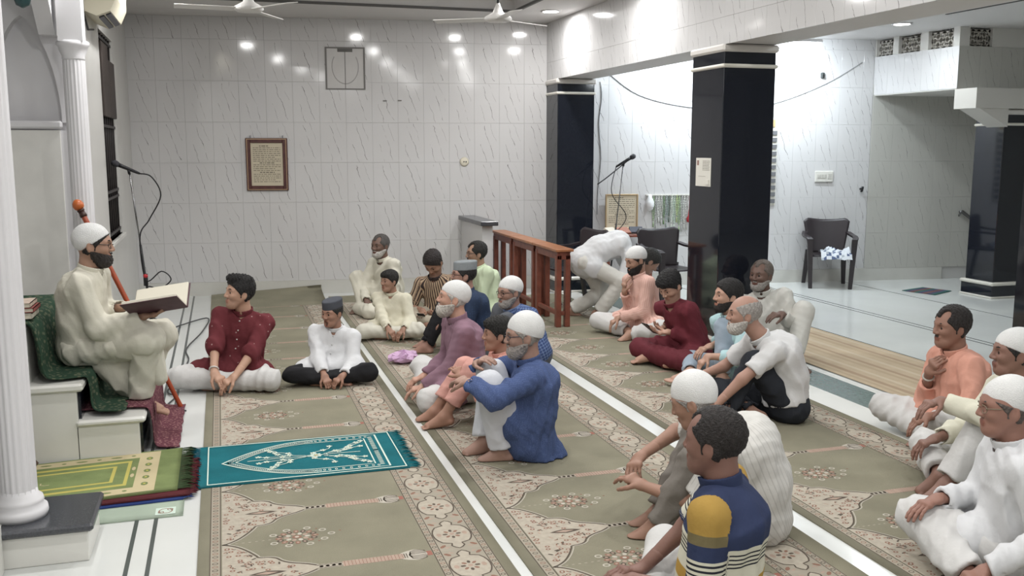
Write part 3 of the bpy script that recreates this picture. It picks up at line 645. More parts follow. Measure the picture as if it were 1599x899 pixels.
for k, (dx, dz, cl_, lb) in enumerate(((0, .0, '#cfc8ba', 'white covered book at the bottom of the stack behind the speaker'), (.01, .035, '#8f4a44', 'red backed book in the middle of the stack behind the speaker'), (-.005, .062, '#c9b6a6', 'pale mottled book on top of the stack behind the speaker'))):
    t = thing('book', lb, 'book', (-1.08, 5.7, .79+dz), 'books stacked behind the speaker'); z0 = .795+dz; h_ = .03 if k == 0 else .024; x0, x1, y0, y1 = -1.24+dx, -1.0+dx, 5.55, 5.75
    M_C = mat('book cover %d' % k, srgb(cl_), .6, var=.25, vscale=30)
    MB().box((x0, y0, z0), (x1, y1, z0+.003)).box((x0, y0, z0+h_-.003), (x1, y1, z0+h_)).box((x1-.004, y0, z0), (x1, y1, z0+h_)).build('cover', M_C, t); box('pages', (x0+.004, y0+.004, z0+.003), (x1-.004, y1-.004, z0+h_-.003), mat('paper', srgb('#cfc8b6'), .8), t)
t = thing('brown_cushion', 'brown cushion corner behind the near column', 'cushion', (-1.02, 5.2, .05))
MB().lathe([(.02, 0), (.13, .01), (.16, .05), (.13, .09), (.02, .10)], (-1.12, 5.22, .045), 4).build('cover', mat('brown cloth', srgb('#5f4c42'), .9), t)
# staff
t = thing('walking_staff', 'orange brown wooden staff with a round knob leaning by the speaker', 'staff', (-.31, 6.45, 0))
a, b = Vector((-.31, 6.45, .004)), Vector((-.865, 6.60, 1.315)); d = (b-a).normalized()
MB().tube([a, a+d*.02, b-d*.06, b-d*.02], [.012, .015, .017, .017], 10).build('stick', mat('orange varnished wood', srgb('#a2492a'), .35, .5, var=.2, vscale=20), t)
MB().tube([b-d*.05, b-d*.03, b-d*.028, b-d*.012, b-d*.01, b], [.022, .022, .02, .02, .024, .022], 12).build('collar', mat('dark ring', srgb('#3a221a'), .4), t)
MB().tube([b+d*x for x in (0, .01, .03, .05, .065, .07)], [.018, .03, .036, .03, .016, .002], 14).build('knob', mat('orange knob', srgb('#b9622f'), .35, .5, var=.15), t)
# ---------------------------------------------------------------- microphones
def mic_stand(base, top, mic_dir, label, boom=None, red=False):
    t = thing('microphone_stand', label, 'microphone', base); B = Vector(base); T = Vector(top)
    MB().tube([B+Vector((0, 0, .04)), B+(T-B)*.55], .011, 8).build('lower_tube', M_BLACK, t); MB().tube([B+(T-B)*.5, T], .007, 8).build('upper_tube', M_STEEL, t)
    MB().tube([B+(T-B)*.33-Vector((0, 0, .05)), B+(T-B)*.33+Vector((0, 0, .06))], .02, 10).build('clutch', M_BLACK, t)
    if red: c = B+(T-B)*.36; MB().tube([c+Vector((.0, -.02, 0)), c+Vector((.012, -.05, 0))], .018, 10).build('red_knob', mat('red knob', srgb('#b02a30'), .4), t)
    for k in range(3): g = .5+k*2.094; MB().tube([B+Vector((0, 0, .14)), B+Vector((.22*math.cos(g), .22*math.sin(g), .012))], .008, 6).build('leg', M_BLACK, t)
    m = Vector(mic_dir).normalized(); c = T+Vector((0, 0, .015))
    MB().tube([T-Vector((0, 0, .03)), c+m*.01], .012, 8).build('clip', M_BLACK, t)
    mi = MB().tube([c-m*.10, c-m*.07, c+m*.05, c+m*.10], [.010, .013, .017, .020], 12).build('microphone', M_BLACK, t)
    MB().tube([c+m*x for x in (.10, .105, .125, .15, .163, .168)], [.021, .026, .030, .027, .014, .002], 14).build('grille', mat('mic mesh', srgb('#2d2d33'), .45, .5, bump=.6, bscale=400), mi)
    return t, c-m*.10
def cable(name, pts, r, m, label=None, parent=None):
    P = [Vector(p) for p in pts]; out = []
    for i in range(len(P)-1):
        p0, p1, p2, p3 = P[max(i-1, 0)], P[i], P[i+1], P[min(i+2, len(P)-1)]
        for j in range(6):
            u = j/6; out.append(.5*(2*p1+(p2-p0)*u+(2*p0-5*p1+4*p2-p3)*u*u+(3*p1-p0-3*p2+p3)*u**3))
    out.append(P[-1]); o = MB().tube(out, r, 6).build(name, m, parent)
    if label: tag(o, label, 'cable')
    return o
t, e = mic_stand((-.66, 9.3, 0), (-.79, 9.3, 1.50), (-.75, -.3, .36), 'black microphone on a stand beside the speaker', red=True)
cable('cable', [e, e+Vector((.10, -.02, -.03)), e+Vector((.17, 0, -.20)), e+Vector((.06, 0, -.42)), (-.73, 9.28, .9), (-.70, 9.28, .5), (-.56, 9.25, .58), (-.48, 9.25, .50), (-.58, 9.25, .42), (-.70, 9.27, .42), (-.67, 9.2, .1)], .006, M_BLACK, None, t)
cable('floor_cable', [(-.62, 9.2, .012), (-.2, 9.9, .012), (-.22, 9.2, .012), (-.34, 8.4, .012), (-.31, 7.9, .012), (-.38, 7.3, .012), (-.42, 6.9, .012), (-.36, 6.75, .012), (-.40, 6.5, .012), (-.28, 6.35, .012)], .006, mat('grey cable', srgb('#3e3e40'), .5), 'thin dark cable snaking along the floor by the qibla wall')
t, e = mic_stand((4.25, 10.1, 0), (4.42, 10.1, 1.53), (.8, -.05, .45), 'black microphone on a boom stand in front of the end pillar')
MB().tube([(4.47, 10.1, 1.56), (4.19, 10.08, 1.36), (4.09, 10.06, 1.3)], .007, 8).build('boom', M_BLACK, t)
cable('cable', [e, (4.28, 10.1, 1.2), (4.46, 10.1, .95), (4.4, 10.1, .8), (4.25, 10.1, .72)], .005, M_BLACK, None, t)
# ---------------------------------------------------------------- things on the end wall
M_PAPER = mat('document paper', srgb('#c6bca6'), .7, var=.06)
M_INK = mat('print ink', srgb('#6f685c'), .8)
def on_wall(name, label, cat, x, z): return thing(name, label, cat, WP(x, z))
def wbox(nm, x0, x1, z0, z1, o0, o1, m, t, bev=0):
    M = Matrix.Translation(WP(x0, 0)) @ Matrix.Rotation(AW, 4, 'Z'); L_ = (x1-x0)/CW
    return MB().box((0, -o1, z0), (L_, -o0, z1), 0, bev, M).build(nm, m, t)
def framed(label, x0, x1, z0, z1, fw, mf, lines, off=.01, seed=1, inner=None, y=None):
    t = on_wall('framed_notice', label, 'frame', (x0+x1)/2, z0); rnd = random.Random(seed); o = off
    for nm, a, b, c, d in (('frame_side', x0, x0+fw, z0, z1), ('frame_side', x1-fw, x1, z0, z1), ('frame_rail', x0+fw, x1-fw, z0, z0+fw), ('frame_rail', x0+fw, x1-fw, z1-fw, z1)): wbox(nm, a, b, c, d, o, o+.025, mf, t, .004)
    wbox('document', x0+fw*.9, x1-fw*.9, z0+fw*.9, z1-fw*.9, o, o+.012, M_PAPER, t)
    mb = MB(); ww, hh = x1-x0-2*fw, z1-z0-2*fw
    for k in range(lines):
        z = z1-fw-hh*(.07+.88*k/lines); x = x0+fw+ww*.07; e = x0+fw+ww*(.93 if k % 6 else .75)
        if k in (0, 9, 14): x += ww*.2; e -= ww*.2
        while x < e:
            l = rnd.uniform(.012, .05); l = min(l, e-x); hgt = .0055 if k in (0, 9, 14) else .0035
            M = Matrix.Translation(WP(x, 0)) @ Matrix.Rotation(AW, 4, 'Z'); mb.box((0, -o-.0128, z-hgt), (l, -o-.012, z+hgt), 0, 0, M); x += l+.008
    mb.build('lettering', M_INK, t); return t
t = framed('dark wooden framed document high on the end wall', .29, .755, 1.22, 1.82, .055, mat('dark frame wood', srgb('#54322f'), .4, .4, var=.3, vscale=20), 20)
for x in (.34, .70): wbox('hanger', x, x+.012, 1.82, 1.85, .012, .02, M_STEEL, t)
for a, b, c, d in ((.302, .742, 1.228, 1.236), (.302, .742, 1.804, 1.812), (.302, .31, 1.236, 1.804), (.735, .742, 1.236, 1.804)): wbox('gilt_line', a, b, c, d, .034, .037, mat('gilt', srgb('#a88f72'), .35, .5, .6), t)
# blocked square opening with a dirt-outlined disc
t = on_wall('blocked_vent', 'square blocked vent panel with dusty round outline on the end wall', 'vent', 1.42, 2.38)
wbox('panel', 1.215, 1.645, 2.385, 2.845, .008, .014, mat('vent panel', srgb('#c2c0be'), .4, .4, var=.06), t)
M_DUST = mat('dust line', srgb('#7c7a78'), .9)
for a, b, c, d in ((1.205, 1.225, 2.375, 2.855), (1.635, 1.655, 2.375, 2.855), (1.225, 1.635, 2.375, 2.39), (1.225, 1.635, 2.838, 2.855)): wbox('edge', a, b, c, d, .008, .018, M_DUST, t)
mb = MB(); M = Matrix.Translation(WP(1.43, 2.635)) @ Matrix.Rotation(AW, 4, 'Z')
for k in range(20):
    a0, a1 = [math.radians(-215+250*(k+i)/20) for i in (0, 1)]
    p = [(.155*math.cos(g)*(1 if i < 2 else .94), -.0155, .20*math.sin(g)*(1 if i < 2 else .94)) for i, g in enumerate((a0, a1, a1, a0))]
    mb.add([tuple(M @ Vector(v)) for v in p], [(3, 2, 1, 0)])
mb.build('round_mark', mat('dust mark', srgb('#9f9d9b'), .9), t); wbox('seam', 1.425, 1.433, 2.39, 2.8, .014, .016, M_DUST, t); wbox('slot', 1.345, 1.515, 2.80, 2.838, .014, .017, mat('soot', srgb('#6b6967'), .9), t)
t = on_wall('wall_socket', 'small round cream wall fitting with a dark dot on the end wall', 'socket', 2.79, 1.53)
M = Matrix.Translation(WP(2.79, 1.545, .008)) @ Matrix.Rotation(AW, 4, 'Z') @ Matrix.Rotation(math.pi/2, 4, 'X')
MB().lathe([(.055, 0), (.055, .008), (.04, .016), (.0, .016)], (0, 0, 0), 20, M=M).build('plate', mat('cream plastic', srgb('#c9c3b2'), .4), t)
for dx in (-.005, .02): MB().lathe([(.008, .016), (.006, .022)], (dx, 0, 0), 10, M=M).build('hole', M_BLACK, t)
for (x, z) in ((2.02, 2.255), (1.85, 2.25)): 
    o = wbox('wall_plug', x, x+.045, z-.006, z+.008, .008, .014, M_DUST, None); tag(o, 'small dark plug hole right of the blocked vent' if x > 2 else 'faint plug hole just below the blocked vent', 'plug')
# switch board, sensor, hook on the bay wall
t = on_wall('switch_board', 'white switch board on the bay wall above the chair', 'switch', 7.32, 1.3); M_SW = mat('switch plastic', srgb('#d2d0c9'), .35)
wbox('plate', 7.22, 7.46, 1.28, 1.42, .008, .03, M_SW, t, .006)
for k in range(4): wbox('rocker', 7.245+k*.032, 7.268+k*.032, 1.33, 1.375, .03, .036, mat('rocker', srgb('#b9b7b0'), .4), t)
wbox('socket_face', 7.39, 7.44, 1.32, 1.385, .03, .034, mat('rocker', srgb('#b9b7b0'), .4), t)
t = on_wall('wall_camera', 'tiny dark camera on the brightly lit bay wall', 'camera', 7.25, 2.58); wbox('mount', 7.235, 7.275, 2.57, 2.64, .008, .05, mat('dark grey', srgb('#3b403f'), .4), t, .006); wbox('lens', 7.245, 7.265, 2.585, 2.61, .05, .065, M_BLACK, t)
t = on_wall('wall_hook', 'small black hook on the bay wall near the corner', 'hook', 7.83, 1.18); p = WP(7.85, 1.19, .008); n = Vector((math.sin(AW), -CW, 0)); MB().tube([p, p+n*.05, p+n*.055+Vector((0, 0, .03))], .016, 8).build('peg', M_BLACK, t); MB().tube([p+n*.02+Vector((0, 0, -.03)), p+n*.05+Vector((0, 0, -.02))], .012, 8).build('knob', M_BLACK, t)
t = on_wall('prayer_time_board', 'pale slatted board half hidden behind the notice pillar', 'board', 6.6, 1.0); wbox('backing', 6.42, 6.70, .99, 2.02, .012, .02, mat('board backing', srgb('#d3d1c8'), .4), t)
for k in range(11): wbox('slat', 6.43, 6.69, 1.02+k*.085, 1.07+k*.085, .02, .032, mat('board slat', srgb('#6c6d70'), .3), t)
wbox('header', 6.46, 6.66, 1.97, 2.06, .02, .03, mat('header', srgb('#b59f74'), .5), t)
t = thing('handrail', 'steel stair handrail fixed to the shaded wall', 'handrail', (9.25, 10.1, .8)); a, b = WP(9.22, .88, .07), Vector((9.75, 9.9, .45))
MB().tube([a, a+Vector((.03, 0, .01)), b], .022, 10).build('rail', M_STEEL, t); MB().tube([WP(9.24, .82, .005), a+Vector((.02, 0, 0))], .012, 8).build('bracket', M_STEEL, t)
cable('wall_wire', [WP(4.43, 2.5, .015), WP(4.45, 2.3, .015), WP(4.42, 2.0, .015), WP(4.45, 1.6, .015), WP(4.42, 1.2, .015), WP(4.41, .9, .015)], .005, mat('pale wire', srgb('#97989a'), .5), 'thin wire hanging down beside the end pillar')
cable('wall_wire', [WP(4.5, 2.62, .015), WP(4.9, 2.35, .015), WP(5.5, 2.21, .015), WP(6.1, 2.2, .015), WP(6.65, 2.26, .015), WP(7.3, 2.5, .015), WP(7.78, 2.77, .015)], .005, mat('pale wire', srgb('#97989a'), .5), 'slack wire looping across the bay wall')
framed('pale framed timetable behind the white chair back rest', 4.50, 4.91, .72, 1.15, .018, mat('gold frame', srgb('#b09a78'), .4, .4, .2), 15, .05, 4)
# rosaries on a rail
t = on_wall('rosary_rail', 'white wall rail holding the hanging prayer beads', 'rail', 5.3, 1.14); wbox('rail', 5.02, 5.60, 1.125, 1.14, .008, .03, M_SW, t); 
rnd = random.Random(11); HC = ['#8fa57e', '#c4cbbd', '#6f8a62', '#a9aaa6', '#b4c4b4', '#8b9894', '#cccdc6', '#a5b47f', '#5e6d5f', '#b5b5ae']
for k in range(14):
    x = 5.12+k*.033; c = HC[(k*3) % 10]; L_ = rnd.uniform(.25, .4); t = on_wall('rosary', ('%s string of prayer beads on the rail, %s from the framed timetable' % (('green', 'pale', 'mid green', 'grey', 'mint', 'slate', 'white', 'lime', 'deep green', 'silver')[(k*3) % 10], ('first', 'second', 'third', 'fourth', 'fifth', 'sixth', 'seventh', 'eighth', 'ninth', 'tenth', 'eleventh', 'twelfth', 'thirteenth', 'last')[k])), 'prayer beads', x, 1.12); t['group'] = 'prayer beads hanging on the rail'
    mb = MB(); M = mat('bead '+c, srgb(c), .4); nb = int(L_/.02)
    for s_ in (-1, 1):
        for i in range(nb):
            u = i/nb; p = WP(x+s_*.011*math.sin(u*math.pi)+rnd.uniform(-.002, .002), 1.125-u*L_, .022+.008*(k % 2)); mb.lathe([(.003, -.009), (.009, 0), (.003, .009)], p, 5, 0, 0, False)
    mb.build('beads', M, t); p = WP(x, 1.125-L_, .024); MB().tube([p, p+Vector((0, 0, -.03)), p+Vector((0, 0, -.07))], [.004, .008, .012], 6).build('tassel', M, t)
t = on_wall('white_bag', 'small white plastic bag hanging at the end of the bead rail', 'bag', 5.05, .98); 
MB().lathe([(.01, -.17), (.04, -.15), (.055, -.10), (.05, -.05), (.028, -.01), (.02, .03)], WP(5.06, 1.11, .06), 10).build('bag', mat('white film', srgb('#d8dadb'), .4, bump=.8, bscale=30), t)
t = on_wall('red_tassel', 'small red pouch hanging at the pillar end of the bead rail', 'pouch', 5.56, .83); MB().lathe([(.01, -.05), (.03, -.04), (.034, 0), (.015, .035), (.006, .12), (.004, .28)], WP(5.57, .84, .05), 10).build('pouch', mat('red cloth', srgb('#a83238'), .7), t)
# paper notice on the hall side of the pillar
t = thing('paper_notice', 'white paper notice taped on the black pillar', 'notice', (XB-.004, 7.02, 1.4)); box('sheet', (XB-.004, 6.885, 1.395), (XB-.0005, 7.135, 1.625), mat('white sheet', srgb('#d5d3ca'), .6), t)
mb = MB(); rnd = random.Random(2)
for k in range(7):
    z = 1.60-k*.012; y = 7.02
    while y > 6.915: l = rnd.uniform(.01, .025); mb.box((XB-.0048, y-l, z-.002), (XB-.0042, y, z+.002)); y -= l+.006
mb.box((XB-.0048, 6.97, 1.475), (XB-.0042, 7.09, 1.477)); mb.build('lettering', M_INK, t); box('logo', (XB-.0048, 7.085, 1.565), (XB-.0042, 7.115, 1.605), mat('stamp', srgb('#8a6a62'), .7), t); box('folded_corner', (XB-.012, 6.91, 1.41), (XB-.005, 6.96, 1.45), mat('white sheet', srgb('#d5d3ca'), .6), t)
# half wall with granite cap and the wooden rehal benches
t = thing('low_partition', 'low tiled partition with a grey granite cap by the end wall', 'partition', (2.8, 10.6, 0)); box('body', (2.74, 10.10, 0), (2.86, 11.05, .86), M_TILE, t); box('cap', (2.70, 10.0, .86), (2.90, 11.04, .91), M_GRTOP, t, .006)
def bench(y0, y1, label, sh=0.0):
    t = thing('book_bench', label, 'bench', (3.15, (y0+y1)/2, .0075), 'open wooden book benches in a row'); L_ = y1-y0
    box('top_board', (2.99+sh, y0-.03, .735), (3.17+sh, y1+.0, .76), M_WOODT, t, .004); box('apron', (3.015+sh, y0, .66), (3.04+sh, y1-.03, .735), M_WOOD, t, .003); box('apron', (3.12+sh, y0, .66), (3.145+sh, y1-.03, .735), M_WOOD, t, .003); box('end_apron', (3.04+sh, y0, .66), (3.12+sh, y0+.025, .735), M_WOOD, t)
    for x in (3.01, 3.10):
        for y in (y0, y1-.09): box('leg', (x+sh, y, .0075), (x+.05+sh, y+.06, .70), M_WOOD, t, .004)
    box('stretcher', (3.02+sh, y0+.05, .12), (3.05+sh, y1-.05, .16), M_WOOD, t, .003); box('stretcher', (3.06+sh, y0+.01, .12), (3.10+sh, y0+.04, .16), M_WOOD, t, .003)
bench(8.40, 9.08, 'wooden book bench nearest the bending man'); bench(9.12, 9.86, 'middle wooden book bench in the row'); bench(9.90, 10.64, 'wooden book bench furthest back, next to the low partition')
# ---------------------------------------------------------------- plastic chairs
def chair(x, y, ang, label):
    t = thing('plastic_chair', label, 'chair', (x, y, 0), 'dark plastic armchairs'); t.rotation_euler = (0, 0, ang)
    def P(name, mb):
        me_o = mb.build(name, M_BROWNPL); me_o.parent = t; me_o.location = (0, 0, 0); return me_o
    # local: front is -y
    mb = MB(); nx, ny = 10, 8
    vs = [(-.22+.44*i/nx, -.22+.44*j/ny, .41-.02*math.sin(math.pi*i/nx)*math.sin(math.pi*j/ny)) for j in range(ny+1) for i in range(nx+1)]
    o = P('seat', mb.add(vs, [(j*(nx+1)+i, j*(nx+1)+i+1, (j+1)*(nx+1)+i+1, (j+1)*(nx+1)+i) for j in range(ny) for i in range(nx)], 0, True)); md = o.modifiers.new('t', 'SOLIDIFY'); md.thickness = .018; md.offset = -1
    # back: curved slotted panel with slots
    mb = MB(); nx, ny = 20, 14; idx = {}; vs = []
    for j in range(ny+1):
        for i in range(nx+1):
            u = i/nx*2-1; v = j/ny; wdt = .21+.07*v; topz = .845-.03*math.cos(u*1.57)-.05*max(0, abs(u)-.85)/.15
            vs.append((u*wdt, .205+.10*v+.0-.07*u*u*(.5+v*.5), .40+v*(topz-.40)))
    fs = []
    for j in range(ny):
        for i in range(nx):
            a = j*(nx+1)+i; fs.append((a, a+1, a+nx+2, a+nx+1))
    o = P('backrest', mb.add(vs, fs, 0, True)); md = o.modifiers.new('t', 'SOLIDIFY'); md.thickness = .014; md.offset = 0
    for s_ in (-1, 1):
        mb = MB(); cpts = [(s_*.26, .23, .66), (s_*.285, .1, .635), (s_*.29, -.08, .63), (s_*.275, -.22, .62), (s_*.255, -.245, .595)]
        for i in range(len(cpts)-1):
            a, b = Vector(cpts[i]), Vector(cpts[i+1]); d = (b-a).normalized(); w_ = Vector((.032, 0, 0)); h_ = Vector((0, 0, .011)); 
            mb.add([a-w_-h_, a+w_-h_, a+w_+h_, a-w_+h_, b-w_-h_, b+w_-h_, b+w_+h_, b-w_+h_], [(0, 1, 5, 4), (1, 2, 6, 5), (2, 3, 7, 6), (3, 0, 4, 7), (3, 2, 1, 0), (4, 5, 6, 7)])
        P('armrest', mb)
        for f in (0, 1):
            if f == 0: a, b, tp = Vector((s_*.235, -.215, .0)), Vector((s_*.262, -.235, .61)), .030
            else: a, b, tp = Vector((s_*.245, .29, .0)), Vector((s_*.215, .2, .44)), .030
            mb = MB(); q0, q1 = tp*.75, tp*1.1
            vs = [a+Vector((-q0, -q0*.7, 0)), a+Vector((q0, -q0*.7, 0)), a+Vector((q0, q0*.7, 0)), a+Vector((-q0, q0*.7, 0)), b+Vector((-q1, -q1*.6, 0)), b+Vector((q1, -q1*.6, 0)), b+Vector((q1, q1*.6, 0)), b+Vector((-q1, q1*.6, 0))]
            P('leg', mb.add(vs, [(3, 2, 1, 0), (4, 5, 6, 7), (0, 1, 5, 4), (1, 2, 6, 5), (2, 3, 7, 6), (3, 0, 4, 7)]))
    return t
chair(7.18, 10.05, math.radians(-26), 'dark plastic chair with a newspaper on it, alone by the bay wall')
chair(4.66, 9.35, math.radians(8), 'dark plastic chair with its back up between the bending man and the notice pillar')
chair(3.62, 9.52, math.radians(-80), 'dark plastic chair turned sideways in front of the end pillar').location.z = .0075
t = thing('newspaper', 'crumpled newspaper lying on the lone plastic chair', 'newspaper', (7.18, 10.0, .42)); mb = MB(); rnd = random.Random(4); nx = 12
ca, sa = math.cos(math.radians(-26)), math.sin(math.radians(-26))
def np_pt(u, v): 
    x, y = -.15+.36*u, -.26+.26*v; z = .425+.05*math.sin(u*5+v*3)**2*(.3+v)+.02*rnd.random()-(.07*max(0, .25-v)/.25 if v < .25 else 0); return (7.18+ca*x-sa*y, 10.0+sa*x+ca*y, z)
vs = [np_pt(i/nx, j/nx) for j in range(nx+1) for i in range(nx+1)]
mb.add(vs, [(j*(nx+1)+i, j*(nx+1)+i+1, (j+1)*(nx+1)+i+1, (j+1)*(nx+1)+i) for j in range(nx) for i in range(nx)], 0)
for k in range(len(mb.f)): mb.m[k] = 1 if rnd.random() < .22 else (2 if rnd.random() < .15 else 0)
o = mb.build('sheets', [mat('newsprint', srgb('#c8ccd0'), .8), mat('news photo', srgb('#4d5a78'), .8), mat('news text', srgb('#9aa0a6'), .8)], t); md = o.modifiers.new('t', 'SOLIDIFY'); md.thickness = .003
# low table with odds and ends behind the chairs
t = thing('side_table', 'small dark table with papers behind the chairs', 'table', (4.55, 10.45, 0)); box('table_top', (4.3, 10.3, .66), (4.95, 10.7, .69), M_WOOD, t, .004)
for x in (4.33, 4.88):
    for y in (10.33, 10.63): box('leg', (x, y, 0), (x+.04, y+.04, .66), M_WOOD, t)
for k, (x, y, c, lb) in enumerate(((4.42, 10.4, '#c9c2b4', 'cream booklet on the small table'), (4.56, 10.38, '#9a6a5a', 'reddish booklet on the small table'), (4.74, 10.42, '#4a4c55', 'dark booklet on the small table'))):
    M = Matrix.Translation((x, y, .73)) @ Matrix.Rotation(.5-k*.4, 4, 'Z') @ Matrix.Rotation(.5, 4, 'X'); o = MB().box((-.08, -.05, -.012), (.08, .07, .012), 0, .003, M).build('booklet', mat('booklet %d' % k, srgb(c), .6)); tag(o, lb, 'booklet', 'booklets on the small table')
# door mat
t = thing('door_mat', 'small green and purple door mat near the stair pillar', 'door mat', (8.08, 9.35, 0)); mb = MB()
A, B, Cc, Dd = Vector((7.82, 9.46, .006)), Vector((8.24, 9.6, .006)), Vector((8.36, 9.25, .006)), Vector((7.95, 9.05, .006))
for k in range(8):
    u0, u1 = k/8, (k+1)/8; mb.add([A.lerp(Dd, u0), A.lerp(Dd, u1), B.lerp(Cc, u1), B.lerp(Cc, u0)], [(0, 1, 2, 3)], (0, 1, 2, 0, 1, 2, 1, 0)[k])
o = mb.build('weave', [mat('door mat green', srgb('#2f5a54'), .95), mat('door mat purple', srgb('#4b4560'), .95), mat('door mat rust', srgb('#6d4c44'), .95)], t); md = o.modifiers.new('t', 'SOLIDIFY'); md.thickness = .005; md.offset = 0
# pink bag on the carpet
t = thing('pink_bag', 'crumpled pale pink plastic bag on the carpet in front of the mauve kurta', 'bag', (1.33, 7.3, .01)); vs = []; fs = []; rnd = random.Random(8); n, m_ = 16, 9
for j in range(m_):
    f = j/(m_-1); r0 = .115*math.sin(math.pi*(.08+.92*f*.98))**.6*(1 if f < .95 else .5)
    for i in range(n): g = 2*math.pi*i/n; q_ = r0*(1+.16*math.sin(i*2.3+j)+.1*rnd.uniform(-1, 1)); vs.append((1.34+q_*math.cos(g)*1.05, 7.34+q_*math.sin(g)*.8, .010+.095*f+.012*math.sin(i*1.7+j*2)*(f > .2)))
fs = [(j*n+i, j*n+(i+1) % n, (j+1)*n+(i+1) % n, (j+1)*n+i) for j in range(m_-1) for i in range(n)] + [tuple(range(n-1, -1, -1)), tuple(range((m_-1)*n, m_*n))]
MB().add(vs, fs).build('film', mat('pink film', srgb('#c6a3c4'), .35, .5, bump=.8, bscale=40), t)
